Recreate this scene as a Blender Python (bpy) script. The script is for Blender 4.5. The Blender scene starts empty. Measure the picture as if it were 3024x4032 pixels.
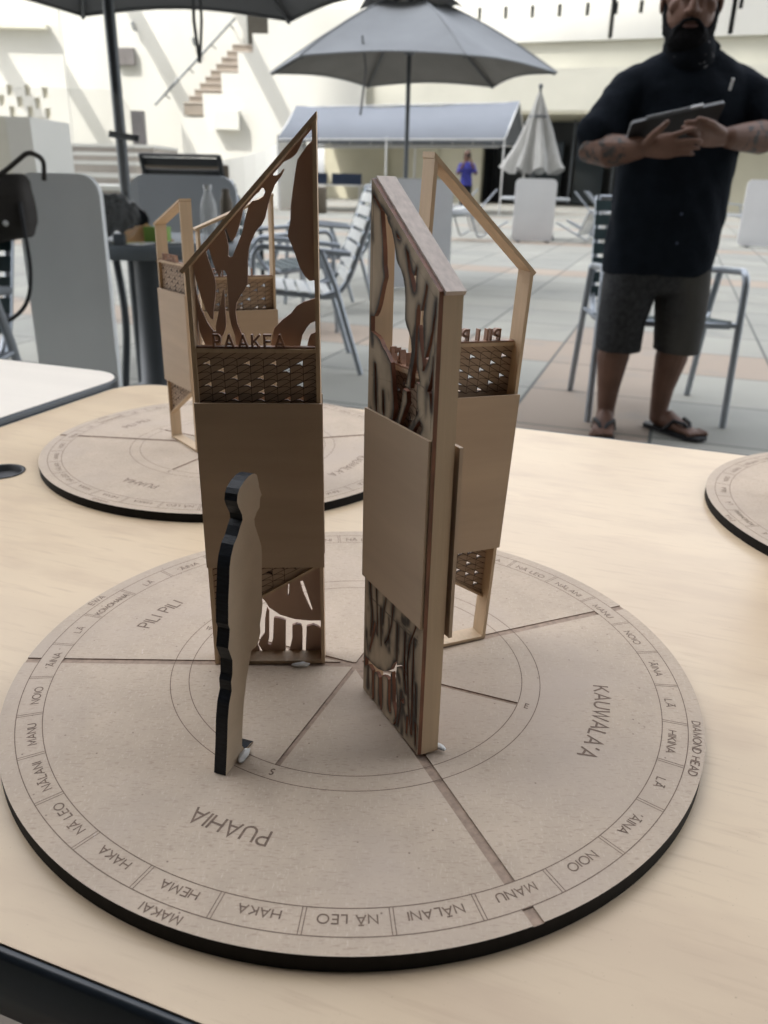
import bpy, math, random
import numpy as np
from math import sin, cos, pi, radians, atan2, hypot
from mathutils import Vector, Matrix, noise
from mathutils.geometry import delaunay_2d_cdt
random.seed(7)
SC = bpy.context.scene
COL = SC.collection

# ------------------------------------------------------------------ camera
Z0 = .7464                      # top of the engraved disc, table top is at .74
TT = .74
CAM_P = Vector((.0109, -.3195, .2091 + Z0))
CAM_R = Vector((.9997, .0095, .0229)); CAM_U = Vector((-.0247, .3822, .9238)); CAM_W = Vector((0., .9240, -.3823))
CAM_W.normalize(); CAM_U = (CAM_U - CAM_W * CAM_U.dot(CAM_W)).normalized(); CAM_R = CAM_W.cross(CAM_U)
FPX = 3180.0
cd = bpy.data.cameras.new('camera'); cam = bpy.data.objects.new('camera', cd); COL.objects.link(cam)
M = Matrix.Identity(4)
for i, v in enumerate((CAM_R, CAM_U, -CAM_W)):
    for k in range(3): M[k][i] = v[k]
M.translation = CAM_P
cam.matrix_world = M
cd.sensor_fit = 'HORIZONTAL'; cd.sensor_width = 36; cd.lens = FPX / 3024 * 36
cd.clip_start = .01; cd.clip_end = 500
cd.dof.use_dof = True; cd.dof.focus_distance = .335; cd.dof.aperture_fstop = 24
SC.camera = cam
# ------------------------------------------------------------------ light
SUN_DIR = Vector((.45, .35, -.82)).normalized(); SUN_EL = math.asin(-SUN_DIR.z)
w = bpy.data.worlds.new('World'); SC.world = w; w.use_nodes = True
nt = w.node_tree; nt.nodes.clear()
sky = nt.nodes.new('ShaderNodeTexSky'); sky.sky_type = 'NISHITA'; sky.sun_disc = False
sky.sun_elevation = SUN_EL; sky.sun_rotation = atan2(-SUN_DIR.x, -SUN_DIR.y); sky.dust_density = 3.0; sky.air_density = 1.0
hs = nt.nodes.new('ShaderNodeHueSaturation'); hs.inputs['Saturation'].default_value = .20; hs.inputs['Value'].default_value = 1.8
bg = nt.nodes.new('ShaderNodeBackground'); bg.inputs['Strength'].default_value = .15
wo = nt.nodes.new('ShaderNodeOutputWorld')
nt.links.new(sky.outputs[0], hs.inputs['Color']); nt.links.new(hs.outputs[0], bg.inputs['Color']); nt.links.new(bg.outputs[0], wo.inputs[0])
sl = bpy.data.lights.new('sun', 'SUN'); sl.energy = 2.0; sl.angle = radians(.5); sl.color = (1, .95, .86)
so = bpy.data.objects.new('sun', sl); COL.objects.link(so); so.rotation_euler = SUN_DIR.to_track_quat('-Z', 'Y').to_euler(); so.location = (0, -10, 40)
SC.view_settings.view_transform = 'Standard'; SC.view_settings.look = 'None'; SC.view_settings.exposure = 1.62; SC.view_settings.gamma = 1
SC.render.engine = 'CYCLES'
try:
    SC.cycles.use_denoising = True; SC.cycles.max_bounces = 8; SC.cycles.diffuse_bounces = 5; SC.cycles.transparent_max_bounces = 12
    SC.cycles.sample_clamp_indirect = 8; SC.cycles.caustics_reflective = False; SC.cycles.caustics_refractive = False
except Exception: pass

def at(x, y, Y):                 # photo point (1659 x 2212 frame) to the world point at depth Y
    k = 3024 / 1659
    d = CAM_R * ((x * k - 1512) / FPX) - CAM_U * ((y * k - 2016) / FPX) + CAM_W
    return CAM_P + d * ((Y - CAM_P.y) / d.y)
def atz(x, y, z):
    k = 3024 / 1659
    d = CAM_R * ((x * k - 1512) / FPX) - CAM_U * ((y * k - 2016) / FPX) + CAM_W
    return CAM_P + d * ((z - CAM_P.z) / d.z)

# ------------------------------------------------------------------ materials
MATS = {}
def mat(name, col, rough=.6, var=.12, scale=8, stretch=(1, 1, 1), metal=0, bump=0, bscale=None, spec=.5, coat=0, detail=4, col2=None, hold=None):
    if name in MATS: return MATS[name]
    m = bpy.data.materials.new(name); m.use_nodes = True; nt = m.node_tree; b = nt.nodes['Principled BSDF']
    b.inputs['Roughness'].default_value = rough; b.inputs['Metallic'].default_value = metal
    b.inputs['Specular IOR Level'].default_value = spec
    if coat: b.inputs['Coat Weight'].default_value = coat; b.inputs['Coat Roughness'].default_value = .15
    tc = nt.nodes.new('ShaderNodeTexCoord'); mp = nt.nodes.new('ShaderNodeMapping'); mp.inputs['Scale'].default_value = stretch
    nt.links.new(tc.outputs['Object'], mp.inputs[0])
    n = nt.nodes.new('ShaderNodeTexNoise'); n.inputs['Scale'].default_value = scale; n.inputs['Detail'].default_value = detail
    nt.links.new(mp.outputs[0], n.inputs['Vector'])
    r = nt.nodes.new('ShaderNodeValToRGB'); c = Vector(col)
    lo = Vector(col2) if col2 else c * (1 - var)
    hi = c * (1 + var)
    r.color_ramp.elements[0].position = .3; r.color_ramp.elements[1].position = .7
    r.color_ramp.elements[0].color = (*lo, 1); r.color_ramp.elements[1].color = (*hi, 1)
    nt.links.new(n.outputs['Fac'], r.inputs[0]); nt.links.new(r.outputs[0], b.inputs['Base Color'])
    if bump:
        n2 = nt.nodes.new('ShaderNodeTexNoise'); n2.inputs['Scale'].default_value = bscale or scale * 4; n2.inputs['Detail'].default_value = 3
        nt.links.new(mp.outputs[0], n2.inputs['Vector'])
        bp = nt.nodes.new('ShaderNodeBump'); bp.inputs['Strength'].default_value = bump; bp.inputs['Distance'].default_value = .01
        nt.links.new(n2.outputs['Fac'], bp.inputs['Height']); nt.links.new(bp.outputs[0], b.inputs['Normal'])
    m['rampnode'] = r.name
    MATS[name] = m
    return m
def mixcol(m, fac_socket, col):
    """blend a second real colour (stain, fleck, grout) into a material's base colour"""
    nt = m.node_tree; b = nt.nodes['Principled BSDF']
    src = b.inputs['Base Color'].links[0].from_socket
    mx = nt.nodes.new('ShaderNodeMix'); mx.data_type = 'RGBA'
    nt.links.new(fac_socket, mx.inputs[0]); nt.links.new(src, mx.inputs[6])
    mx.inputs[7].default_value = (*col, 1)
    nt.links.new(mx.outputs[2], b.inputs['Base Color'])
def ramp(nt, sock, p0, p1, inv=False):
    r = nt.nodes.new('ShaderNodeMapRange'); r.inputs[1].default_value = p0; r.inputs[2].default_value = p1
    if inv: r.inputs[3].default_value = 1; r.inputs[4].default_value = 0
    nt.links.new(sock, r.inputs[0]); return r.outputs[0]
def noise_node(m, scale, stretch=(1, 1, 1), detail=2, kind='noise'):
    nt = m.node_tree
    tc = nt.nodes.new('ShaderNodeTexCoord'); mp = nt.nodes.new('ShaderNodeMapping'); mp.inputs['Scale'].default_value = stretch
    nt.links.new(tc.outputs['Object'], mp.inputs[0])
    if kind == 'voronoi':
        n = nt.nodes.new('ShaderNodeTexVoronoi'); n.inputs['Scale'].default_value = scale; nt.links.new(mp.outputs[0], n.inputs['Vector'])
        return n
    n = nt.nodes.new('ShaderNodeTexNoise'); n.inputs['Scale'].default_value = scale; n.inputs['Detail'].default_value = detail
    nt.links.new(mp.outputs[0], n.inputs['Vector'])
    return n

# MDF: pressed fibre board, pale flecks and dark specks
mdf = mat('mdf', (.455, .365, .278), .75, .07, 60, detail=6, bump=.02, bscale=900)
n = noise_node(mdf, 1500, (1, .30, 1), 3); mixcol(mdf, ramp(mdf.node_tree, n.outputs['Fac'], .56, .76), (.52, .43, .34))
n = noise_node(mdf, 1300, (.3, 1, 1), 3); mixcol(mdf, ramp(mdf.node_tree, n.outputs['Fac'], .55, .74), (.36, .275, .205))
n = noise_node(mdf, 300, (.8, .3, 1), 2); mixcol(mdf, ramp(mdf.node_tree, n.outputs['Fac'], .74, .80), (.60, .52, .45))
n = noise_node(mdf, 16, (1, 1, 1), 4); mixcol(mdf, ramp(mdf.node_tree, n.outputs['Fac'], .45, .80), (.43, .35, .285))
v = noise_node(mdf, 125, kind='voronoi'); mixcol(mdf, ramp(mdf.node_tree, v.outputs['Distance'], .02, .065, True), (.17, .12, .09))
mdf_edge = mat('burnt_edge', (.006, .005, .0045), .7, .4, 300, stretch=(1, 1, .2), spec=.2)
fig_edge = mat('burnt_edge_blue', (.007, .009, .013), .5, .6, 220, stretch=(1, 1, 6), bump=.08, bscale=500, spec=.3)
engr = mat('engraved', (.155, .105, .075), .8, .25, 500)
groove_m = mat('groove_floor', (.30, .22, .165), .85, .22, 350)
veneer = mat('veneer', (.54, .405, .265), .55, .08, 60, stretch=(6, 6, .25), bump=.05, bscale=400)
veneer_flat = mat('veneer_panel', (.46, .345, .24), .5, .08, 45, stretch=(.25, .5, 2.2), detail=7)
n = noise_node(veneer_flat, 14, (.35, 1, 1.6), 5); mixcol(veneer_flat, ramp(veneer_flat.node_tree, n.outputs['Fac'], .5, .75), (.40, .295, .205))
veneer_edge = mat('veneer_edge', (.36, .23, .15), .6, .25, 300, stretch=(1, 1, .2))
screen_m = mat('screen_wood', (.40, .29, .20), .6, .1, 80)
screen_line = mat('screen_cut', (.06, .032, .02), .7, .2, 200)
brown = mat('plate_brown', (.50, .345, .265), .6, .1, 50, stretch=(1, 1, .3))
letter_m = mat('letter_wood', (.30, .17, .11), .45, .3, 250)
red_edge = mat('laser_edge', (.17, .065, .032), .5, .4, 260, stretch=(1, 1, .3))
glue = mat('glue_putty', (.62, .62, .6), .35, .1, 200)
roofm = mat('roof_strip', (.56, .48, .425), .7, .12, 500, stretch=(.3, 1, 1))
# scorched plate: char follows the cut edges (stored per vertex) broken by noise
char = mat('scorched_wood', (.42, .335, .235), .6, .18, 70, stretch=(1.5, 1.5, .4))
a_ = char.node_tree.nodes.new('ShaderNodeAttribute'); a_.attribute_name = 'char'
mixcol(char, a_.outputs['Fac'], (.016, .012, .010))
# maple laminate
maple = mat('maple_laminate', (.62, .485, .33), .30, .03, 7, stretch=(.7, 2.5, 1), spec=.4, detail=5)
n = noise_node(maple, 330, (.10, 1, 1), 3); mixcol(maple, ramp(maple.node_tree, n.outputs['Fac'], .56, .85), (.50, .37, .25))
n = noise_node(maple, 55, (.35, 1, 1), 4); mixcol(maple, ramp(maple.node_tree, n.outputs['Fac'], .50, .95), (.48, .35, .24))
n = noise_node(maple, 13, (.30, 1.3, 1), 6); mixcol(maple, ramp(maple.node_tree, n.outputs['Fac'], .46, .95), (.50, .375, .26))
n = noise_node(maple, 900, (1, 1, 1), 2); mixcol(maple, ramp(maple.node_tree, n.outputs['Fac'], .70, .80), (.40, .29, .2))
cream = mat('cream_laminate', (.74, .68, .60), .35, .03, 5, stretch=(.5, 6, 1))
vinyl = mat('edge_vinyl', (.013, .019, .026), .33, .2, 30)
# paving
pave = mat('paving_tiles', (.315, .31, .272), .8, .10, 1.2, detail=7, bump=.05, bscale=60)
def build_paving(m):
    nt = m.node_tree; b = nt.nodes['Principled BSDF']
    tc = nt.nodes.new('ShaderNodeTexCoord'); mp = nt.nodes.new('ShaderNodeMapping')
    sep = nt.nodes.new('ShaderNodeSeparateXYZ')
    mp.inputs['Rotation'].default_value = (0, 0, radians(18.5)); nt.links.new(tc.outputs['Object'], mp.inputs[0]); nt.links.new(mp.outputs[0], sep.inputs[0])
    def mth(op, a, bv=None):
        q = nt.nodes.new('ShaderNodeMath'); q.operation = op
        if hasattr(a, 'links'): nt.links.new(a, q.inputs[0])
        else: q.inputs[0].default_value = a
        if bv is not None:
            if hasattr(bv, 'links'): nt.links.new(bv, q.inputs[1])
            else: q.inputs[1].default_value = bv
        return q.outputs[0]
    u = mth('DIVIDE', mth('ADD', sep.outputs[0], .48 + 60), .6)
    v = mth('DIVIDE', mth('ADD', sep.outputs[1], -3.05 + 66.5), .665)
    iu, iv = mth('FLOOR', u), mth('FLOOR', v)
    fu, fv = mth('FRACT', u), mth('FRACT', v)
    # terracotta: one column of slabs, and every seventh row
    colm = mth('COMPARE', mth('MODULO', iu, 11), 100 % 11); nt.nodes[-1].inputs[2].default_value = .3
    rowm = mth('COMPARE', mth('MODULO', iv, 7), 102 % 7); nt.nodes[-1].inputs[2].default_value = .3
    wn = nt.nodes.new('ShaderNodeTexWhiteNoise'); wn.noise_dimensions = '2D'
    cx = nt.nodes.new('ShaderNodeCombineXYZ'); nt.links.new(iu, cx.inputs[0]); nt.links.new(iv, cx.inputs[1]); nt.links.new(cx.outputs[0], wn.inputs['Vector'])
    t = mth('MAXIMUM', mth('MULTIPLY', colm, mth('LESS_THAN', iv, 103.5)), rowm)
    t = mth('MULTIPLY', t, mth('ADD', mth('MULTIPLY', wn.outputs['Value'], .35), .65))
    mixcol(m, t, (.36, .265, .195))
    sh = mth('MULTIPLY', wn.outputs['Value'], .42)
    mixcol(m, sh, (.19, .20, .19))
    st = noise_node(m, 2.3, detail=8); mixcol(m, ramp(nt, st.outputs['Fac'], .55, .8), (.22, .22, .205))
    g = mth('MAXIMUM', mth('LESS_THAN', fu, .024), mth('LESS_THAN', fv, .020))
    mixcol(m, g, (.075, .08, .075))
build_paving(pave)
plaster = mat('white_plaster', (.61, .61, .575), .85, .04, .5, stretch=(1, 1, .35), detail=7)
plaster2 = mat('cream_plaster', (.62, .61, .53), .85, .04, .8, detail=6)
beige = mat('beige_plaster', (.50, .48, .38), .85, .05, 1, detail=6)
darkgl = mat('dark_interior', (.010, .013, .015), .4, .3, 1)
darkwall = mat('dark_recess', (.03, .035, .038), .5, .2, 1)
stepm = mat('terrace_step', (.44, .40, .36), .85, .12, 1.5, detail=6)
riser = mat('brown_riser', (.27, .235, .20), .85, .12, 2)
canvas = mat('grey_canvas', (.25, .266, .285), .85, .07, 4, bump=.08, bscale=30)
canvas_d = mat('dark_canvas', (.15, .158, .168), .85, .1, 4)
canvas_u = mat('canvas_underside', (.21, .205, .195), .85, .08, 4)  # tone lightened to stand for daylight glowing through the cloth
canvas_l = mat('pale_canvas', (.40, .40, .385), .85, .12, 6, stretch=(3, 3, .4))
tentm = mat('tent_fabric', (.165, .183, .215), .7, .05, 1)
pole_m = mat('pole_metal', (.10, .11, .12), .4, .1, 5, metal=.6)
white_metal = mat('white_metal', (.65, .66, .66), .4, .05, 5)
alu = mat('aluminium_tube', (.33, .36, .40), .38, .08, 9, metal=.65)
strap_g = mat('green_strap', (.018, .042, .047), .55, .2, 9)
strap_w = mat('pale_strap', (.62, .63, .61), .55, .1, 9)
strap_b = mat('black_strap', (.012, .015, .018), .5, .2, 9)
grey_lam = mat('grey_board', (.235, .26, .285), .45, .05, 3)
pale_lam = mat('pale_board', (.80, .82, .86), .5, .03, 3)
skin = mat('skin', (.155, .084, .060), .5, .16, 14, spec=.3)
n = noise_node(skin, 26, (1, 1, 1), 5)
skin2 = mat('skin_tattooed', (.155, .084, .060), .5, .16, 14, spec=.3)
navy = mat('navy_shirt', (.0085, .0118, .0175), .9, .15, 22, bump=.3, bscale=70, spec=.08)
denim = mat('charcoal_denim', (.040, .041, .043), .9, .3, 60, col2=(.026, .027, .030), bump=.2, bscale=120, spec=.15)
hairm = mat('black_hair', (.005, .005, .006), .8, .3, 60, spec=.12)
rubber = mat('black_rubber', (.008, .009, .012), .55, .2, 20)
casem = mat('tablet_case', (.022, .020, .021), .55, .2, 40)
caseedge = mat('tablet_edge', (.20, .21, .225), .4, .1, 40)
eye_w = mat('eye_white', (.42, .40, .38), .25, .02, 10); eye_d = mat('eye_iris', (.015, .01, .008), .15, .02, 10)
lipm = mat('lips', (.105, .050, .042), .5, .1, 20)
blue = mat('blue_blouse', (.035, .04, .27), .8, .25, 12)
bagm = mat('bag_fabric', (.040, .036, .033), .85, .25, 9, bump=.2, bscale=20)
bagblk = mat('black_plastic', (.004, .005, .008), .35, .3, 14, bump=.4, bscale=40, spec=.07)
kraft = mat('orange_paper', (.80, .47, .23), .7, .06, 10)
greenb = mat('green_card', (.30, .50, .10), .6, .05, 10)
paper = mat('white_paper', (.72, .72, .70), .7, .03, 10)
yellow = mat('yellow_paper', (.58, .56, .20), .7, .03, 10)
brownb = mat('brown_board', (.16, .135, .105), .7, .1, 6)
navyb = mat('navy_board', (.02, .035, .075), .6, .1, 4)
concrete = mat('concrete', (.22, .22, .21), .85, .1, 3, detail=6)
glassm = bpy.data.materials.new('clear_acrylic'); glassm.use_nodes = True
_n = glassm.node_tree; _b = _n.nodes['Principled BSDF']; _b.inputs['Base Color'].default_value = (.93, .95, .95, 1); _b.inputs['Roughness'].default_value = .05
_t = _n.nodes.new('ShaderNodeBsdfTransparent'); _mx = _n.nodes.new('ShaderNodeMixShader'); _mx.inputs[0].default_value = .07
_n.links.new(_t.outputs[0], _mx.inputs[1]); _n.links.new(_b.outputs[0], _mx.inputs[2]); _n.links.new(_mx.outputs[0], _n.nodes['Material Output'].inputs[0])
glassb = glassm.copy(); glassb.name = 'bottle_plastic'; [x for x in glassb.node_tree.nodes if x.type == 'MIX_SHADER'][0].inputs[0].default_value = .28

# ------------------------------------------------------------------ mesh helpers
class MB:
    def __init__(s): s.v = []; s.f = []; s.mi = []; s.sm = []
    def add(s, vs, fs, mi=0, smooth=False, xf=None):
        b = len(s.v)
        for q in vs:
            q = Vector(q); s.v.append(tuple(xf @ q) if xf else tuple(q))
        for k in fs: s.f.append(tuple(b + i for i in k)); s.mi.append(mi); s.sm.append(smooth)
        return s
    def box(s, lo, hi, mi=0, xf=None):
        x0, y0, z0 = lo; x1, y1, z1 = hi
        return s.add([(x0, y0, z0), (x1, y0, z0), (x1, y1, z0), (x0, y1, z0), (x0, y0, z1), (x1, y0, z1), (x1, y1, z1), (x0, y1, z1)],
                     [(0, 3, 2, 1), (4, 5, 6, 7), (0, 1, 5, 4), (1, 2, 6, 5), (2, 3, 7, 6), (3, 0, 4, 7)], mi, False, xf)
    def prism(s, pts, f, th, mi=0, side=None, smooth=False, caps=True):
        """pts 2-D outline, f maps (x, y, depth) to 3-D, th thickness"""
        n = len(pts); side = mi if side is None else side
        vs = [f(x, y, 0) for x, y in pts] + [f(x, y, th) for x, y in pts]
        if caps: s.add(vs, [tuple(range(n)), tuple(range(2 * n - 1, n - 1, -1))], mi)
        s.add(vs, [(i, n + i, n + (i + 1) % n, (i + 1) % n) for i in range(n)], side, smooth)
        return s
    def tube(s, path, r, seg=8, mi=0, cap=True, smooth=True):
        path = [Vector(p) for p in path]; n = len(path); rs = r if isinstance(r, (list, tuple)) else [r] * n
        t0 = (path[1] - path[0]).normalized(); up = Vector((0, 0, 1)) if abs(t0.z) < .9 else Vector((1, 0, 0))
        a = t0.cross(up).normalized(); vs = []
        for i in range(n):
            t = (path[min(i + 1, n - 1)] - path[max(i - 1, 0)]).normalized()
            a = (a - t * a.dot(t)).normalized(); b = t.cross(a)
            for k in range(seg):
                th = 2 * pi * k / seg; vs.append(path[i] + (a * cos(th) + b * sin(th)) * rs[i])
        fs = [(i * seg + k, i * seg + (k + 1) % seg, (i + 1) * seg + (k + 1) % seg, (i + 1) * seg + k) for i in range(n - 1) for k in range(seg)]
        s.add(vs, fs, mi, smooth)
        if cap:
            s.add([vs[k] for k in range(seg)], [tuple(range(seg - 1, -1, -1))], mi); s.add(vs[-seg:], [tuple(range(seg))], mi)
        return s
    def rings(s, rings, seg=20, mi=0, smooth=True, p=2.0):
        """closed loft through rings (centre, half x, half y, optional rotation) lying in planes given by (ax, ay)"""
        vs = []
        for c, ax, ay in rings:
            c = Vector(c); ax = Vector(ax); ay = Vector(ay)
            for k in range(seg):
                th = 2 * pi * k / seg; cx, sy = cos(th), sin(th)
                cx = math.copysign(abs(cx) ** (2 / p), cx); sy = math.copysign(abs(sy) ** (2 / p), sy)
                vs.append(c + ax * cx + ay * sy)
        n = len(rings)
        fs = [(i * seg + k, i * seg + (k + 1) % seg, (i + 1) * seg + (k + 1) % seg, (i + 1) * seg + k) for i in range(n - 1) for k in range(seg)]
        s.add(vs, fs, mi, smooth)
        s.add(vs[:seg], [tuple(range(seg - 1, -1, -1))], mi); s.add(vs[-seg:], [tuple(range(seg))], mi)
        return s
    def ellipsoid(s, c, r, seg=16, rng=10, mi=0, rot=None):
        c = Vector(c); vs = []
        for i in range(rng + 1):
            ph = pi * i / rng
            for k in range(seg):
                th = 2 * pi * k / seg; q = Vector((r[0] * sin(ph) * cos(th), r[1] * sin(ph) * sin(th), r[2] * cos(ph)))
                vs.append(c + (rot @ q if rot else q))
        fs = [(i * seg + k, (i + 1) * seg + k, (i + 1) * seg + (k + 1) % seg, i * seg + (k + 1) % seg) for i in range(rng) for k in range(seg)]
        return s.add(vs, fs, mi, True)
    def lathe(s, prof, c=(0, 0, 0), seg=24, mi=0, smooth=True):
        c = Vector(c); vs = [c + Vector((r * cos(2 * pi * k / seg), r * sin(2 * pi * k / seg), z)) for r, z in prof for k in range(seg)]
        n = len(prof)
        fs = [(i * seg + k, i * seg + (k + 1) % seg, (i + 1) * seg + (k + 1) % seg, (i + 1) * seg + k) for i in range(n - 1) for k in range(seg)]
        return s.add(vs, fs, mi, smooth)
    def build(s, name, mats, parent=None):
        me = bpy.data.meshes.new(name); me.from_pydata(s.v, [], s.f); me.validate(clean_customdata=False)
        for m in (mats if isinstance(mats, (list, tuple)) else [mats]): me.materials.append(m)
        if len(me.polygons) == len(s.f):
            me.polygons.foreach_set('material_index', s.mi); me.polygons.foreach_set('use_smooth', s.sm)
        me.update()
        o = bpy.data.objects.new(name, me); COL.objects.link(o)
        if parent: o.parent = parent
        return o
def tag(o, label=None, cat=None, group=None, kind=None):
    if label: o['label'] = label
    if cat: o['category'] = cat
    if group: o['group'] = group
    if kind: o['kind'] = kind
    return o
def thing(name, label, cat, loc=(0, 0, 0), rz=0, group=None, rot=None):
    o = bpy.data.objects.new(name, None); COL.objects.link(o); o.empty_display_size = .05
    o.location = loc; o.rotation_euler = rot if rot else (0, 0, rz)
    return tag(o, label, cat, group)
def copy_tree(o, parent=None):
    c = o.copy(); COL.objects.link(c); c.parent = parent
    for ch in list(o.children): copy_tree(ch, c)
    return c
def in_poly(P, poly):
    x, y = P[:, 0], P[:, 1]; r = np.zeros(len(P), bool); poly = np.asarray(poly); n = len(poly)
    for i in range(n):
        (x0, y0), (x1, y1) = poly[i], poly[(i + 1) % n]
        if y0 == y1: continue
        cnd = ((y0 > y) != (y1 > y)) & (x < (x1 - x0) * (y - y0) / (y1 - y0) + x0); r ^= cnd
    return r
def region(solids, holes=(), extra=()):
    """triangulate union(solids) minus holes; returns points, triangles, boundary edges"""
    P, E = [], []
    for poly in list(solids) + list(holes):
        b = len(P); n = len(poly); P += [tuple(q) for q in poly]; E += [(b + i, b + (i + 1) % n) for i in range(n)]
    P += [tuple(q) for q in extra]
    sc = 1.0 / max(max(abs(q[0]) for q in P), max(abs(q[1]) for q in P))
    out = delaunay_2d_cdt([Vector((q[0] * sc, q[1] * sc)) for q in P], E, [], 0, 1e-7)
    V = np.array([(q.x / sc, q.y / sc) for q in out[0]]); T = np.array([t for t in out[2]])
    C = V[T].mean(1); keep = np.zeros(len(T), bool)
    for s_ in solids: keep |= in_poly(C, s_)
    for h in holes: keep &= ~in_poly(C, h)
    T = T[keep]; cnt = {}
    for t in T:
        for i in range(3):
            a, b = int(t[i]), int(t[(i + 1) % 3]); cnt.setdefault((min(a, b), max(a, b)), []).append((a, b))
    B = [v[0] for v in cnt.values() if len(v) == 1]
    return V, T, B
def slab(mb, reg, f, th, front=0, back=None, side=None, both=True, sidefn=None):
    """extruded region; f(x, y, depth): depth 0 is the front"""
    V, T, B = reg; n = len(V)
    vs = [f(x, y, 0) for x, y in V] + [f(x, y, th) for x, y in V]
    b = len(mb.v); mb.v += [tuple(q) for q in vs]
    for t in T:
        mb.f.append(tuple(b + int(i) for i in t)); mb.mi.append(front); mb.sm.append(False)
        if both: mb.f.append(tuple(b + n + int(i) for i in t[::-1])); mb.mi.append(front if back is None else back); mb.sm.append(False)
    for (i, j) in B:
        mb.f.append((b + i, b + n + i, b + n + j, b + j))
        mb.mi.append(sidefn((V[i] + V[j]) / 2) if sidefn else (front if side is None else side)); mb.sm.append(False)
    return mb
def rect(x0, y0, x1, y1): return [(x0, y0), (x1, y0), (x1, y1), (x0, y1)]
def rrect(x0, y0, x1, y1, r, n=6, corners=(1, 1, 1, 1)):
    P = []
    for (cx, cy, a, k) in ((x1 - r, y0 + r, -90, 0), (x1 - r, y1 - r, 0, 1), (x0 + r, y1 - r, 90, 2), (x0 + r, y0 + r, 180, 3)):
        if corners[k]: P += [(cx + r * cos(radians(a + 90 * i / n)), cy + r * sin(radians(a + 90 * i / n))) for i in range(n + 1)]
        else: P.append((x1 if k in (0, 1) else x0, y0 if k in (0, 3) else y1))
    return P
def remeshed(mb, name, mats, voxel, smooth=2, parent=None, wrinkle=None, paint=None):
    """fuse overlapping lofts into one continuous skin"""
    o = mb.build(name + '_src', mats)
    md = o.modifiers.new('r', 'REMESH'); md.mode = 'VOXEL'; md.voxel_size = voxel
    if smooth: s_ = o.modifiers.new('s', 'SMOOTH'); s_.factor = .5; s_.iterations = smooth
    dg = bpy.context.evaluated_depsgraph_get(); ev = o.evaluated_get(dg)
    me = bpy.data.meshes.new_from_object(ev); me.name = name
    bpy.data.objects.remove(o, do_unlink=True)
    me.materials.clear()
    for m in (mats if isinstance(mats, (list, tuple)) else [mats]): me.materials.append(m)
    if wrinkle:
        me.update()
        nn = [v.normal.copy() for v in me.vertices]
        for v, q in zip(me.vertices, nn): v.co += q * wrinkle(v.co)
    for p in me.polygons:
        p.use_smooth = True; p.material_index = paint(p.center) if paint else 0
    o = bpy.data.objects.new(name, me); COL.objects.link(o)
    if parent: o.parent = parent; o.matrix_parent_inverse = parent.matrix_world.inverted() if False else Matrix.Identity(4)
    return o

# ------------------------------------------------------------------ stroke lettering
def arc(cx, cy, rx, ry, a0, a1, n=10): return [(cx + rx * cos(radians(a0 + (a1 - a0) * i / n)), cy + ry * sin(radians(a0 + (a1 - a0) * i / n))) for i in range(n + 1)]
GL = {'A': (.70, [[(0, 0), (.35, 1), (.70, 0)], [(.12, .32), (.58, .32)]]), 'E': (.48, [[(.48, 0), (0, 0), (0, 1), (.48, 1)], [(0, .52), (.42, .52)]]),
      'H': (.62, [[(0, 0), (0, 1)], [(.62, 0), (.62, 1)], [(0, .52), (.62, .52)]]), 'I': (.04, [[(.02, 0), (.02, 1)]]),
      'K': (.58, [[(0, 0), (0, 1)], [(.55, 1), (.02, .42)], [(.18, .58), (.58, 0)]]), 'L': (.44, [[(0, 1), (0, 0), (.44, 0)]]),
      'M': (.80, [[(0, 0), (.06, 1), (.40, .15), (.74, 1), (.80, 0)]]), 'N': (.64, [[(0, 0), (0, 1), (.64, 0), (.64, 1)]]),
      'O': (.80, [arc(.40, .5, .40, .5, 90, 450, 24)]), 'P': (.48, [[(0, 0), (0, 1), (.24, 1)] + arc(.24, .74, .24, .26, 90, -90, 8)[1:] + [(0, .48)]]),
      'U': (.60, [[(0, 1), (0, .3)] + arc(.30, .3, .30, .3, 180, 360, 10)[1:] + [(.60, 1)]]), 'W': (.94, [[(0, 1), (.24, 0), (.47, .95), (.70, 0), (.94, 1)]]),
      'D': (.62, [[(0, 0), (0, 1), (.2, 1)] + arc(.2, .5, .42, .5, 90, -90, 12)[1:] + [(0, 0)]]),
      'S': (.46, [arc(.23, .75, .21, .25, 40, 270, 10) + arc(.23, .25, .22, .25, 90, -140, 10)[1:]]),
      ' ': (.28, []), "'": (.08, [[(.05, 1.05), (.0, .80)]]), 'B': (.5, [[(0, 0), (0, 1)]])}
def text_strokes(t, gap=.16):
    """'_' before a letter puts a macron on it; returns strokes and width"""
    x = 0; out = []; mac = False
    for ch in t:
        if ch == '_': mac = True; continue
        wd, st = GL[ch]
        for s_ in st: out.append([(x + a, b) for a, b in s_])
        if mac: out.append([(x + wd / 2 - .2, 1.17), (x + wd / 2 + .2, 1.17)]); mac = False
        x += wd + gap
    return out, x - gap
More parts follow.
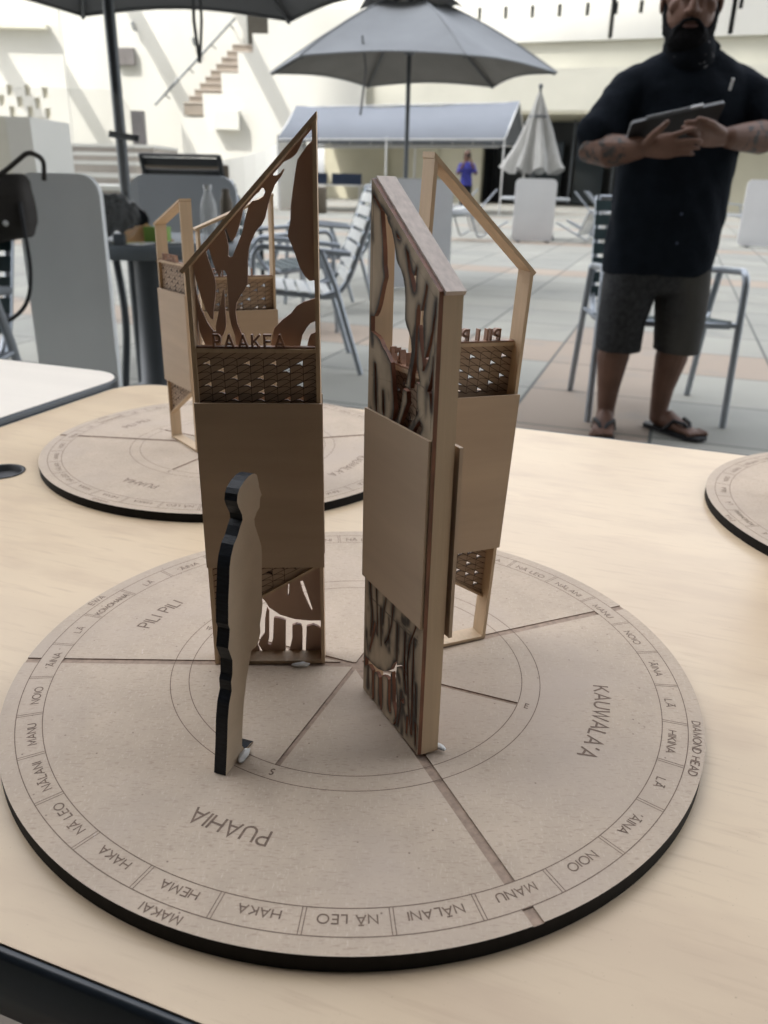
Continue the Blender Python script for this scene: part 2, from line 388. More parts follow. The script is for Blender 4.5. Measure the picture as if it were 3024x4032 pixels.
def ribbon(mb, pts, wd, f, mi=0):
    """flat stroke of width wd along a 2-D polyline, mitred"""
    n = len(pts); P = [Vector((a, b)) for a, b in pts]; L = []; closed = (P[0] - P[-1]).length < 1e-9 and n > 2
    for i in range(n):
        if closed and i in (0, n - 1): d0 = (P[-1] - P[-2]).normalized(); d1 = (P[1] - P[0]).normalized()
        else:
            d0 = (P[i] - P[i - 1]).normalized() if i else (P[1] - P[0]).normalized()
            d1 = (P[i + 1] - P[i]).normalized() if i < n - 1 else d0
        n0 = Vector((-d0.y, d0.x)); n1 = Vector((-d1.y, d1.x)); m = n0 + n1
        m = m.normalized() if m.length > 1e-6 else n0
        k = 1 / max(.45, m.dot(n0)); L.append((P[i] + m * wd / 2 * k, P[i] - m * wd / 2 * k))
    vs = [f(*q) for pr in L for q in pr]
    mb.add(vs, [(2 * i, 2 * i + 1, 2 * i + 3, 2 * i + 2) for i in range(n - 1)], mi)

# ================================================================== SETTING
g = MB(); g.add([(-150, -150, 0), (150, -150, 0), (150, 200, 0), (-150, 200, 0)], [(0, 1, 2, 3)])
tag(g.build('plaza_paving', pave), kind='structure')
# unseen tall block added behind the camera, roofline shaped to shade the plaza
g = MB(); g.prism([(-63, 0), (75, 0), (75, 107), (-45, 107.7), (-53, 111.6), (-63, 116)], lambda x, z, d: (x, -9 - d, z), 21)
tag(g.build('plaza_shade_block', mat('shade_block_grey', (.17, .165, .155), .9, .15, .3)), kind='structure')
g = MB(); g.box((-2.6, -1.25, 0), (3.2, -1.1, 2.9)); g.box((-2.7, -1.25, 0), (-2.6, 1.3, 2.9)); g.box((-2.7, -1.25, 2.905), (3.2, -.05, 3.0))  # unseen dark walls and roof, added to keep light off the model fronts
tag(g.build('light_blocking_walls', mat('light_blocking_dark', (.04, .038, .036), .9, .15, .3)), kind='structure')

# ================================================================== TABLES AND MODELS
TT_ROT = radians(-19.63)
def laminate_table(label, cat, s0, s1, n0, n1, z, top_m, r=.045, group=None, grommets=()):
    root = thing('table', label, cat, (0, 0, 0), TT_ROT, group)
    out = rrect(s0, n0, s1, n1, r, 8)
    V, T, B = region([out], [[(cx + .0165 * cos(2 * pi * k / 28), cy + .0165 * sin(2 * pi * k / 28)) for k in range(28)] for cx, cy in grommets])
    g = MB(); slab(g, (V, T, B), lambda x, y, d: (x, y, z - d), .0285); g.build('tabletop', top_m, root)
    c = Vector(((s0 + s1) / 2, (n0 + n1) / 2))
    rings = []
    for off, dz in ((.0003, -.0006), (.0022, .0002), (.0034, -.0022), (.0036, -.012), (.0044, -.016), (.0036, -.020), (.0034, -.028), (.002, -.031), (-.012, -.031)):
        rr = rrect(s0 - off, n0 - off, s1 + off, n1 + off, r + off, 8); rings.append([(x, y, z + dz) for x, y in rr])
    k = len(rings[0]); g = MB()
    g.add([p for rg in rings for p in rg], [(i * k + j, i * k + (j + 1) % k, (i + 1) * k + (j + 1) % k, (i + 1) * k + j) for i in range(len(rings) - 1) for j in range(k)], 0, True)
    g.build('edge_banding', vinyl, root)
    for sx in (s0 + .18, s1 - .18):
        g = MB(); g.box((sx - .03, c.y - .03, .05), (sx + .03, c.y + .03, z - .031)); g.box((sx - .03, n0 + .06, 0), (sx + .03, n1 - .06, .05))
        g.build('leg', pole_m, root)
    for cx, cy in grommets:
        g = MB(); g.lathe([(.0165, -.02), (.0165, -.0002), (.0172, .0006), (.0150, .0006), (.0146, -.004), (.0, -.0045)], (cx, cy, z), 28)
        g.build('grommet', rubber, root)
    return root
laminate_table('maple topped table with dark rubber edge carrying the engraved discs', 'table', -.444, 1.06, -.171, .438, TT, maple, grommets=[(-.3555, .1525)])
laminate_table('pale cream topped table pushed against the left end of the maple table', 'table', -1.75, -.4525, -.165, .447, .7455, cream)

# ---- engraved discs
RD = .1524; BROT = radians(21.33)
def bdir(b): a = radians(b) + BROT; return Vector((sin(a), cos(a)))
def make_disc():
    root = thing('compass_disc', 'x', 'disc')
    circ = [(RD * sin(2 * pi * k / 200), RD * cos(2 * pi * k / 200)) for k in range(200)]
    def strip(b, r0, r1, wd):
        d = bdir(b); q = Vector((d.y, -d.x)) * wd / 2
        return [tuple(d * r0 + q), tuple(d * r1 + q), tuple(d * r1 - q), tuple(d * r0 - q)]
    RO, RI, CO, CI = .9575 * RD, .8900 * RD, .551 * RD, .498 * RD
    holes = []
    for b in (45, 135, 247.5): holes += [strip(b, -.001, RI, .0040), strip(b, RO, RD + .004, .0040)]
    for b in (0, 90, 180, 270): holes += [strip(b, 0, CI, .0022)]
    g = MB(); TH = .0064; reg = region([circ], holes)
    slab(g, reg, lambda x, y, d: (x, y, TH - d), .0005, 0, both=False, sidefn=lambda m: 2 if hypot(*m) > RD - .0006 else 1)
    reg2 = region([circ]); slab(g, reg2, lambda x, y, d: (x, y, TH - .0005 - d), TH - .0005, 1, back=2, side=2)
    body = g.build('disc_body', [mdf, groove_m, mdf_edge], root)
    z = TH + .00005; g = MB()
    for r_ in (RO, RI, CO, CI):
        n = 240 if r_ > .1 else 160
        ribbon(g, [(r_ * sin(2 * pi * k / n), r_ * cos(2 * pi * k / n)) for k in range(n + 1)], .00036, lambda x, y: (x, y, z))
    for k in range(32):
        d = bdir((k + .5) * 11.25); q = Vector((d.y, -d.x))
        for s_ in (-1, 1):
            a, b = d * (RI + .0002) + q * .0006 * s_, d * (RO - .0002) + q * .0006 * s_
            ribbon(g, [tuple(a), tuple(b)], .00030, lambda x, y: (x, y, z))
    g.build('engraved_lines', engr, root)
    g = MB()
    def word(t, b, rmid, h, wd, xs=1.0):
        st, w_ = text_strokes(t, .20); i = 0; xs = min(xs, .0235 / (w_ * h)) if h < .005 and rmid < .93 * RD else xs
        for s_ in st:
            i += 1; zz = z + i * .000004
            P = []
            for (x, y) in s_:                                   # letters stand radially, tops outward, bent along the circle
                ang = (x - w_ / 2) * h * xs / rmid; a = radians(b) + BROT + ang; rr = rmid + (y - .5) * h
                P.append((rr * sin(a), rr * cos(a)))
            ribbon(g, P, wd, lambda x, y: (x, y, zz))
    side = ['L_A', "'_AINA", 'NOIO', 'MANU', 'N_ALANI', 'N_A LEO', 'HAKA']
    names = {90: 'HIKINA', 180: 'HEMA', 270: 'KOMOHANA', 0: "'_AKAU"}
    for i, nm in enumerate(side):
        o = 11.25 * (i + 1)
        for b in (90 + o, 90 - o, 270 - o, 270 + o): names[b % 360] = nm
    for b, nm in names.items(): word(nm, b, .9165 * RD, .0032, .00052, 1.32)
    for b, nm in ((90, 'DIAMOND HEAD'), (180, 'MAKAI'), (270, 'EWA'), (0, 'MAUKA')): word(nm, b, .984 * RD - .0006, .0031, .00052, 1.28)
    for b, nm in ((90, 'E'), (180, 'S'), (270, 'W'), (0, 'N')):
        c = bdir(b) * (.525 * RD); ux, uy = bdir(90) * .0031, bdir(0) * .0031; st, w_ = text_strokes(nm)
        for i, s_ in enumerate(st):
            zz = z + (i + 1) * .000004
            ribbon(g, [tuple(c + ux * (a - w_ / 2) + uy * (q - .5)) for a, q in s_], .00060, lambda x, y: (x, y, zz))
    for b, nm in ((88.8, "KAUWALA'A"), (180, 'PUAHIA'), (271, 'PILI PILI')): word(nm, b, .728 * RD, .0066, .00090, 1.12)
    g.build('engraved_lettering', engr, root)
    return root
DISCS = 'engraved compass discs on the maple table'
disc = make_disc(); disc.location = (0, 0, TT)
disc['label'] = 'round engraved compass disc under the cutout figure and the burnt tower'; disc['group'] = DISCS
d2 = copy_tree(disc); d2.location = (-.116, .327, TT); d2.rotation_euler.z = radians(-6); d2['label'] = 'round engraved disc behind, beyond the tower with raised PAAKEA letters'
d3 = copy_tree(disc); d3.location = (.396, .200, TT); d3.rotation_euler.z = radians(25); d3['label'] = 'round engraved disc cut by the right edge, mostly out of sight'

UP = {
'M':[(0.047,1.032),(0.077,1.011),(0.088,0.998),(0.104,0.995),(0.125,0.982),(0.156,0.971),(0.197,0.976),(0.258,0.996),(0.299,1.005),(0.329,1.003),(0.336,0.996),(0.33,0.986),(0.303,0.971),(0.28,0.967),(0.256,0.97),(0.249,0.962),(0.27,0.951),(0.323,0.945),(0.351,0.924),(0.379,0.893),(0.407,0.85),(0.429,0.838),(0.478,0.832),(0.517,0.809),(0.541,0.775),(0.552,0.726),(0.558,0.625),(0.579,0.603),(0.618,0.583),(0.653,0.556),(0.667,0.508),(0.657,0.442),(0.626,0.371),(0.609,0.282),(0.67,0.295),(0.681,0.378),(0.704,0.449),(0.717,0.511),(0.715,0.622),(0.718,0.749),(0.734,0.781),(0.757,0.795),(0.768,0.771),(0.779,0.773),(0.796,0.814),(0.819,0.888),(0.844,1.004),(0.889,1.075),(0.778,1.073),(0.718,1.01),(0.704,0.953),(0.692,0.885),(0.699,0.841),(0.685,0.823),(0.666,0.815),(0.635,0.842),(0.583,0.886),(0.552,0.941),(0.523,0.977),(0.496,0.98),(0.45,0.957),(0.413,0.948),(0.396,0.957),(0.404,0.977),(0.421,0.991),(0.446,0.986),(0.469,0.993),(0.52,1.026),(0.56,1.069),(0.072,1.058)],
'L2':[(0.705,1.01),(0.692,1.047),(0.563,1.02),(0.583,0.961),(0.607,0.929),(0.636,0.899),(0.664,0.895),(0.68,0.925)],
'L3':[(0.972,1.005),(0.959,1.035),(0.868,1.022),(0.854,0.933),(0.832,0.856),(0.814,0.792),(0.807,0.745),(0.817,0.675),(0.836,0.597),(0.846,0.54),(0.864,0.557),(0.898,0.639),(0.929,0.744),(0.954,0.868),(0.966,0.946)],
'L4':[(1.052,1.0),(1.016,0.955),(0.991,0.907),(0.967,0.85),(0.956,0.763),(0.935,0.662),(0.893,0.543),(0.848,0.463),(0.827,0.455),(0.828,0.487),(0.814,0.525),(0.783,0.597),(0.757,0.667),(0.747,0.679),(0.745,0.637),(0.747,0.556),(0.745,0.472),(0.758,0.434),(0.792,0.385),(0.807,0.327),(0.895,0.352),(0.934,0.435),(0.957,0.515),(0.962,0.599),(0.987,0.644),(1.024,0.679),(1.073,0.709)],
'L5':[(1.076,0.666),(1.02,0.623),(1.004,0.602),(0.996,0.524),(0.977,0.38),(1.092,0.427)],
'R5':[(0.044,0.953),(0.074,0.958),(0.151,0.947),(0.174,0.896),(0.191,0.854),(0.208,0.805),(0.216,0.744),(0.232,0.719),(0.238,0.699),(0.208,0.65),(0.183,0.603),(0.153,0.546),(0.116,0.503),(0.079,0.475),(0.047,0.46)],
'R6':[(0.048,0.398),(0.086,0.401),(0.13,0.404),(0.184,0.399),(0.229,0.379),(0.295,0.366),(0.368,0.34),(0.405,0.248),(0.168,0.218),(0.144,0.272),(0.11,0.296),(0.079,0.31),(0.05,0.314)],
'R7':[(0.05,0.271),(0.076,0.266),(0.095,0.249),(0.113,0.212),(0.052,0.205)],
}
LO = {
'H':[(0.604,0.0313),(0.548,0.0285),(0.508,0.0247),(0.41,0.0208),(0.276,0.0184),(0.141,0.0176),(0.014,0.0176),(0.011,0.0484),(0.592,0.0482)],
'C':[(0.222,0.0381),(0.194,0.0385),(0.17,0.0343),(0.139,0.0286),(0.11,0.0233),(0.123,0.0226),(0.159,0.0271),(0.196,0.0324)],
'T1':[(0.53,0.0243),(0.51,0.0225),(0.522,0.0079),(0.537,0.0051),(0.504,0.0044),(0.485,0.008),(0.47,0.0188),(0.453,0.0193),(0.411,0.0188),(0.361,0.0177),(0.374,-0.0042),(0.578,-0.0042),(0.583,0.0009),(0.623,0.0049),(0.6,0.0079),(0.559,0.0109),(0.549,0.0188)],
'T2':[(0.303,0.0149),(0.26,0.0159),(0.223,0.0154),(0.21,0.0134),(0.216,-0.0042),(0.354,-0.0042),(0.334,0.0019),(0.306,0.008)],
'T3':[(0.171,0.0144),(0.108,0.0154),(0.066,0.0144),(0.023,0.011),(0.017,-0.0042),(0.186,-0.0042)],
}
FIG = [(0.0305, 0.1106), (0.0278, 0.1106), (0.0245, 0.1098), (0.0213, 0.1082), (0.0198, 0.1067), (0.0191, 0.1042), (0.0199, 0.1019), (0.0221, 0.0982), (0.0223, 0.096), (0.0205, 0.0943), (0.0182, 0.0913), (0.0155, 0.0893), (0.0132, 0.0857), (0.0119, 0.082), (0.0111, 0.0767), (0.0098, 0.07), (0.0089, 0.0608), (0.0097, 0.0585), (0.009, 0.0555), (0.0079, 0.0515), (0.009, 0.0486), (0.0103, 0.0451), (0.0097, 0.0395), (0.0085, 0.0371), (0.0086, 0.033), (0.0063, 0.0288), (0.0047, 0.0226), (0.003, 0.0113), (0.0009, -0.0014), (0.0061, -0.0018), (0.0131, -0.0022), (0.019, -0.0028), (0.0222, -0.0015), (0.0225, -0.0003), (0.0202, 0.0008), (0.0175, 0.0008), (0.015, 0.0021), (0.0137, 0.0044), (0.014, 0.0075), (0.0148, 0.013), (0.0168, 0.0227), (0.0192, 0.0303), (0.0215, 0.0355), (0.0241, 0.0411), (0.0277, 0.0408), (0.03, 0.042), (0.0318, 0.0451), (0.0316, 0.0485), (0.033, 0.0518), (0.0338, 0.0542), (0.0344, 0.0567), (0.034, 0.0609), (0.0353, 0.0767), (0.0351, 0.0805), (0.0333, 0.0851), (0.0309, 0.0905), (0.0307, 0.0931), (0.0327, 0.0952), (0.0349, 0.0961), (0.0355, 0.0989), (0.036, 0.1), (0.0369, 0.1004), (0.036, 0.1022), (0.0352, 0.1037), (0.035, 0.1055), (0.0339, 0.1091), (0.0325, 0.1101)]

WT = .0505; DP = .009; TK = .0016
def make_tower(name, label, hi, ho, plate, word, gap=.0003, flip=False, back=True, rim=.0008, over=.0010, rp=(.0515, .1250), dense=False, DP=.009):
    """local x: inner (0) to outer (WT) end, +y the lattice face, z up"""
    root = thing(name, label, 'model tower')
    roof = lambda x: hi + (ho - hi) * x / WT
    for x0, h0 in ((0, roof(TK)), (WT - TK, ho)):
        g = MB(); hA, hB = roof(x0) - .0001, roof(x0 + TK) - .0001
        g.prism([(x0, .0), (x0 + TK, .0), (x0 + TK, hB), (x0, hA)], lambda x, z, d: (x, -d, z), DP)
        g.build('post', [veneer], root)
    g = MB(); g.box((TK + .0001, -DP, 0), (WT - TK - .0001, -.0002, TK)); g.build('base_strip', [veneer], root)
    sl_ = (ho - hi) / WT; nrm = Vector((-sl_, 1)).normalized() * TK
    a, b = Vector((-.0002, hi + .0002)), Vector((WT + over, ho + over * sl_))
    g = MB(); g.prism([tuple(a), tuple(b), tuple(b + nrm), tuple(a + Vector((0, nrm.y - nrm.x * sl_)))], lambda x, z, d: (x, .0004 - d, z), DP + (.0004 if not plate else .0002))
    g.build('roof_strip', [veneer if not flip else roofm], root)
    # blank veneer panels on both faces
    p0, p1 = .0505, .1240
    g = MB(); g.box((-.0006, gap, p0), (WT + (.0002 if gap < .001 else .0010), gap + .0014, p1)); g.build('front_panel', [veneer_flat], root)
    if plate:
        g = MB(); g.box((-.0004, -DP - .0029, rp[0]), (WT - .0004, -DP - .0018, rp[1])); g.build('rear_panel', [veneer_flat], root)
    elif back:
        g = MB(); g.box((-.0006, -DP - .0014, p0), (WT + .0004, -DP - .0002, p1)); g.build('rear_panel', [veneer_flat], root)
    # lattice
    NX = 9; cw = (WT - 2 * TK) / NX; ch = .0029; x0 = TK; yf = -.0022; th = .0009
    def fr(x, z, d): return (x, yf - d, z)
    # seen from the lattice face, left is +x: mirror the cells
    def cell(c, zt): xl = WT - TK - c * cw; return xl, zt
    def holes_for(cells, ztop):
        H = []
        for c, r in cells:
            xl = WT - TK - c * cw; zb = ztop - (r + 1) * ch
            f = lambda u, v: (xl - u * cw, zb + v * ch)
            H.append([f(.30, .30), f(.72, .36), f(.97, .12), f(.97, .93), f(.6, .56)])
        return H
    def draw(g, poly_test, ztop, rows):
        k = 0
        for c in range(NX):
            xl = WT - TK - c * cw
            for r in range(rows):
                zb = ztop - (r + 1) * ch; f = lambda u, v: (xl - u * cw, zb + v * ch)
                for st in ([f(0, 0), f(1, .95)], [f(0, 0), f(.3, .17), f(.75, .25), f(1, -.02)], [f(1, 0), f(1, 1)]):
                    if not all(poly_test(*q) for q in st): continue
                    k += 1
                    for yy, sgn in ((yf + .00004 + (k % 3) * .000006, 1), (yf - th - .00004 - (k % 3) * .000006, -1)):
                        ribbon(g, st, .00022, lambda x, z: (x, yy, z))
    zt = .1440
    up_cells = [(0, 1), (3, 1), (5, 1), (7, 1), (1, 2), (2, 3), (4, 3), (6, 2), (0, 4), (3, 4), (5, 4), (7, 4), (1, 5), (4, 5), (2, 6), (4, 6), (6, 6), (7, 6)]
    g = MB(); slab(g, region([rect(TK, p1 - .003, WT - TK, zt)], [h for h in holes_for(up_cells, zt) if min(q[1] for q in h) > p1 - .0026]), fr, th, 0, side=1)
    la = g.build('lattice', [screen_m, screen_line], root)
    g = MB(); draw(g, lambda x, z: TK <= x <= WT - TK and p1 - .003 < z < zt, zt, 8); g.build('cut_lines', [screen_line], la)
    zl0 = .0225
    low = lambda x: p0 + .0004 + (zl0 - p0) * (x - TK) / (WT - 2 * TK)
    lo_cells = [(c, r) for c, r in ((5, 1), (6, 1), (4, 2), (3, 3), (2, 2), (1, 4), (2, 5), (0, 6), (1, 6), (0, 3), (3, 1), (1, 2), (0, 8), (4, 0), (2, 0))]
    ztl = p0 + .003
    g = MB(); slab(g, region([[(TK, ztl), (TK, p0), (WT - TK, zl0), (WT - TK, ztl)]], [h for h in holes_for(lo_cells, ztl) if all(q[1] > low(q[0]) + .0008 for q in h)]), fr, th, 0, side=1)
    lb = g.build('lattice', [screen_m, screen_line], root)
    g = MB(); draw(g, lambda x, z: TK <= x <= WT - TK and low(x) + .0002 < z < ztl, ztl, 12); g.build('cut_lines', [screen_line], lb)
    g = MB(); g.prism([(TK, low(TK) - .0012), (WT - TK, zl0 - .0012), (WT - TK, zl0 + .0001), (TK, low(TK) + .0001)], lambda x, z, d: (x, -.0004 - d, z), .0045)
    g.build('slanted_rail', [veneer], root)
    # shelf with raised letters
    g = MB(); g.box((TK, -.0046, zt + .0001), (WT - TK, -.0003, zt + .0016)); g.build('shelf', [veneer], root)
    g = MB(); zs = zt + .0016; st, w_ = text_strokes(word, .34); h = .0052; sc = h
    wide = w_ * sc; k_ = min(1.0, (WT * .80) / wide)
    xs = WT - TK - .0072 if wide * k_ < WT * .74 else WT / 2 + wide * k_ / 2
    for i, s_ in enumerate(st):
        for (ax, az), (bx, bz) in zip(s_[:-1], s_[1:]):
            A = Vector((xs - ax * sc * k_, zs + az * sc)); B_ = Vector((xs - bx * sc * k_, zs + bz * sc)); d = (B_ - A)
            if d.length < 1e-9: continue
            q = Vector((-d.y, d.x)).normalized() * .00040; e = d.normalized() * .0003
            A -= e; B_ += e; off = .000008 * i
            g.prism([tuple(A + q), tuple(B_ + q), tuple(B_ - q), tuple(A - q)], lambda x, z, dd: (x, -.0008 - off - dd, z), .0024)
    g.box((TK + .0003, -.0044, zs), (WT - TK - .0003, -.0012, zs + .0007))
    g.build('raised_letters', [letter_m], root)
    # pierced plate on the rear face
    if plate:
        h0 = .1235
        sol = []
        snap = lambda P: [(0.0 if s_ < .056 else s_, q) for s_, q in P]
        for k, P in UP.items():
            P = snap(P)
            sol.append([(min(max(s_, .0), 1.0) * WT, h0 + min(kk, 1.0) * (roof(min(max(s_, 0), 1) * WT) - h0) - .0002) for s_, kk in P])
        hol = []
        for k, P in LO.items():
            P = snap(P)
            Q = [(s_ * WT, max(z_, .0004)) for s_, z_ in P]
            (hol if k == 'C' else sol).append(Q)
        t = .0016
        sol += [rect(0, .0004, t, roof(t) - .0004), rect(WT - t, .0004, WT, ho - .0004),
                [(0, hi - rim), (WT, ho - rim), (WT, ho + .0012), (0, hi + .0012)],
                rect(0, .0480, WT, h0 + .002), [(.61 * WT, .0004), (WT, .0004), (WT, .05), (.60 * WT, .05), (.615 * WT, .033), (.60 * WT, .022), (.635 * WT, .010), (.63 * WT, .004)]]
        K = lambda s_, k: (s_ * WT, h0 + k * (roof(s_ * WT) - h0))
        for P in ([(0, .32), (.36, .32), (.40, .25), (.44, .12), (.42, .06), (.36, .03), (.33, -.02), (0, -.02)], [(.565, .26), (.62, .26), (.63, .20), (.57, .11), (.52, .04), (.50, -.02), (.44, -.02), (.50, .09), (.55, .18)],
                  [(.76, .36), (.93, .36), (.98, .22), (1.0, .20), (1.0, -.02), (.86, -.02), (.82, .06), (.86, .12), (.80, .16), (.77, .24)], [(.84, .24), (.88, .22), (.74, .08), (.66, -.02), (.60, -.02), (.70, .10)]):
            if dense: sol.append([K(*q) for q in P])
        for P in ([(.10, .27), (.125, .27), (.15, .12), (.16, .03), (.145, .03), (.125, .12)], [(.24, .17), (.26, .17), (.285, .07), (.275, .04), (.25, .08)]): hol.extend([[K(*q) for q in P]] if dense else [])
        for P in ([(.72, .048), (.735, .048), (.745, .030), (.79, .022), (.77, .0215), (.725, .029)], [(.86, .049), (.875, .049), (.885, .026), (.90, .006), (.885, .006), (.865, .026)],
                  [(.70, .016), (.74, .0185), (.76, .0165), (.73, .0155)], [(.80, .012), (.83, .0125), (.82, .004), (.80, .004)], [(.93, .014), (.965, .013), (.965, .003), (.95, .003)],
                  [(.30, .048), (.312, .048), (.335, .031), (.325, .031)], [(.45, .047), (.46, .047), (.47, .036), (.462, .036)]):
            hol.append([(a * WT, b) for a, b in P])
        for Pl, wd in (([(.10, .0555), (.16, .040), (.13, .030)], .0007), ([(.22, .0555), (.25, .041), (.245, .034)], .0006), ([(.52, .0555), (.50, .045), (.44, .037), (.40, .034)], .0007), ([(.90, .0555), (.80, .044), (.78, .036), (.82, .018), (.88, .006)], .0009),
                       ([(.80, .030), (.70, .032), (.60, .029)], .0007), ([(.70, .020), (.69, .010), (.66, .003)], .0006), ([(.92, .030), (.95, .016)], .0006), ([(.09, .018), (.10, .004)], .0005), ([(.40, .0555), (.36, .047), (.35, .042)], .0005)):
            if not dense: continue
            for (a0, b0), (a1, b1) in zip(Pl[:-1], Pl[1:]):
                d = Vector(((a1 - a0) * WT, b1 - b0)); q = Vector((-d.y, d.x)).normalized() * wd / 2; A_, B2 = Vector((a0 * WT, b0)), Vector((a1 * WT, b1))
                hol.append([tuple(A_ + q), tuple(B2 + q * .8), tuple(B2 - q * .8), tuple(A_ - q)])
        step = .0008 if dense else .0025
        V0, T0, B0 = region(sol, hol)
        gx, gz = np.meshgrid(np.arange(.0006, WT, step), np.arange(.0006, hi, step)); gp = np.c_[gx.ravel(), gz.ravel()]
        gp += np.random.RandomState(3).uniform(-.0002, .0002, gp.shape)
        V, T, B = region(sol, hol, gp)
        g = MB(); slab(g, (V, T, B), lambda x, z, d: (x, -DP - .0001 - d, z), .0016, 0, back=1, side=2)
        po = g.build('pierced_plate', [brown, char, red_edge], root)
        # char strength by distance to a cut edge
        E0 = np.array([(V[i], V[j]) for i, j in B]); mid = []
        for a, b in E0:
            n_ = max(1, int(np.hypot(*(b - a)) / .0007)); mid += [a + (b - a) * (k + .5) / n_ for k in range(n_)]
        mid = np.array(mid); inner = (mid[:, 0] > .0006) & (mid[:, 0] < WT - .0006) & (mid[:, 1] > .002) & (mid[:, 1] < hi + (ho - hi) * mid[:, 0] / WT - .0012); mid = mid[inner]
        dist = np.array([np.sqrt(((mid - q) ** 2).sum(1).min()) for q in V])
        cv = []
        for (x, z_), dd in zip(V, dist):
            nz = noise.noise(Vector((x * 260, z_ * 95, 1.7))) ; n2 = noise.noise(Vector((x * 700, z_ * 240, 5)))
            fall = math.exp(-max(0, dd - .0002) / (.00115 * (1 + .7 * nz)))
            amt = fall * (1.25 + .9 * nz) + .10 * n2
            blot = (noise.noise(Vector((x * 210, z_ * 105, 9.3))) - .27) * 3.2 + .25 * n2
            cv.append(min(1, max(0, amt, blot)) * .97)
        at_ = po.data.attributes.new('char', 'FLOAT', 'POINT'); at_.data.foreach_set('value', np.array(cv + cv, dtype=np.float32))
    return root
def put_tower(t, inner, dirv, tilt=0, lean=0, lift=0):
    d = Vector((dirv[0], dirv[1])).normalized(); a = atan2(d.y, d.x)
    t.matrix_world = Matrix.Translation((inner[0], inner[1], Z0 + .0001 + lift)) @ Matrix.Rotation(a, 4, 'Z') @ Matrix.Rotation(lean, 4, 'X') @ Matrix.Rotation(tilt, 4, 'Y')
    t.location = t.matrix_world.translation
TG = 'small plywood model towers'
tA = make_tower('model_tower', 'plywood tower with raised PAAKEA letters, standing behind the cutout figure', .2279, .1750, True, 'PAAKEA')
yA = radians(267.44); put_tower(tA, (-.0148, -.0001), (sin(yA), cos(yA)), radians(.5))
tB = make_tower('model_tower', 'plywood tower with a scorched pierced plate, nearest on the engraved disc', .2075, .1745, True, "KAUWALA'A", gap=.0014, flip=True, rim=.0026, over=.0002, rp=(.0560, .1272), dense=True, DP=.0073)
yB = radians(153.3); dB = Vector((sin(yB), cos(yB))); fB = Vector((-dB.y, dB.x)); pB = Vector((.0036, -.0196)) + fB * (.0073 + .0017)
put_tower(tB, pB, dB, radians(-1.1), radians(-.6))
tC = make_tower('model_tower', 'open plywood tower with raised PILI letters seen from behind', .2146, .1740, False, 'PILI PILI', over=.0003)
yC = radians(64.06); dC = Vector((sin(yC), cos(yC))); fC = Vector((-dC.y, dC.x)); pC = Vector((.0169, .0040)) + fC * DP
put_tower(tC, pC, dC, radians(1.98), radians(1.63), .00175)
tD = make_tower('model_tower', 'pale plywood tower on the disc behind, beside the left edge of the PAAKEA tower', .1900, .1712, False, 'PUAHIA')
dD = Vector((-.0298, .0391)); fD = Vector((-.0391, -.0298)).normalized(); put_tower(tD, Vector((-.1418, .3016)), dD)
tE = make_tower('model_tower', 'pale plywood tower seen through the openings of the PAAKEA tower', .1960, .1750, False, 'PILI PILI')
put_tower(tE, (-.0665, .246), (-.92, -.38))
tF = make_tower('model_tower', 'plywood tower on the rightmost disc, only its foot showing at the edge', .2168, .1758, False, 'PILI PILI')
put_tower(tF, (.352, .235), (-.99, -.02), 0)
for t in (tA, tB, tC, tD, tE, tF): t['group'] = TG
for par, c, r, rz in ((tA, (-.001 + .012, .0022, .0010), (.0042, .0016, .0012), .1), (tB, (WT - .0004, .0012, .0008), (.0030, .0014, .0009), .3)):
    g = MB(); g.ellipsoid((0, 0, 0), r, 14, 8); o = g.build('glue_dab', glue, par); o.location = c; o.rotation_euler.z = rz
    for v in o.data.vertices: v.co *= 1 + .22 * noise.noise(v.co * 900)

# ---- cutout figure
fr_ = thing('cutout_figure', 'flat wooden cutout of a standing man with blackened edges', 'cutout figure', (-.0464, -.0784, Z0 + .0002))
fr_.rotation_euler.z = atan2(.0204, .0072)
g = MB(); fo = [(x, max(z, 0)) for x, z in FIG]
slab(g, region([fo]), lambda x, z, d: (x, d, z), .0050, 0, side=1)
g.build('figure_body', [mat('figure_face', (.50, .40, .29), .75, .06, 90, bump=.04, bscale=900), fig_edge], fr_)
g = MB(); g.ellipsoid((0, 0, 0), (.0046, .0016, .0013), 14, 8); o = g.build('glue_dab', glue, fr_); o.location = (.0125, -.0012, .0010); o.rotation_euler.z = .1
for v in o.data.vertices: v.co *= 1 + .25 * noise.noise(v.co * 900)

# ================================================================== BUILDINGS
def wy(x): return 37.8 - .387 * x            # face line of the right-hand building
WD = Vector((1, -.387)).normalized(); WN = Vector((-WD.y, WD.x))   # along the face, and into the building
def wl(u, z, d):                               # u metres along the face from x = 0, d metres behind the face
    q = Vector((0, 37.8)) + WD * u + WN * d; return (q.x, q.y, z)
def ux(x): return x / WD.x
bl = thing('building', 'long cream building with a slit pierced parapet over a dark shaded recess', 'building')
def wbox(g, u0, u1, z0, z1, d0, d1, mi=0):
    P = [wl(u0, z0, d0), wl(u1, z0, d0), wl(u1, z0, d1), wl(u0, z0, d1), wl(u0, z1, d0), wl(u1, z1, d0), wl(u1, z1, d1), wl(u0, z1, d1)]
    g.add(P, [(0, 3, 2, 1), (4, 5, 6, 7), (0, 1, 5, 4), (1, 2, 6, 5), (2, 3, 7, 6), (3, 0, 4, 7)], mi)
L, Rr = ux(-4.2), ux(30)
g = MB(); wbox(g, L, Rr, 3.56, 5.06, 0, .5); g.build('fascia', plaster2, bl)
g = MB(); wbox(g, L, Rr, 5.065, 5.97, .35, 1.0); g.build('wall', plaster2, bl)
slits = []
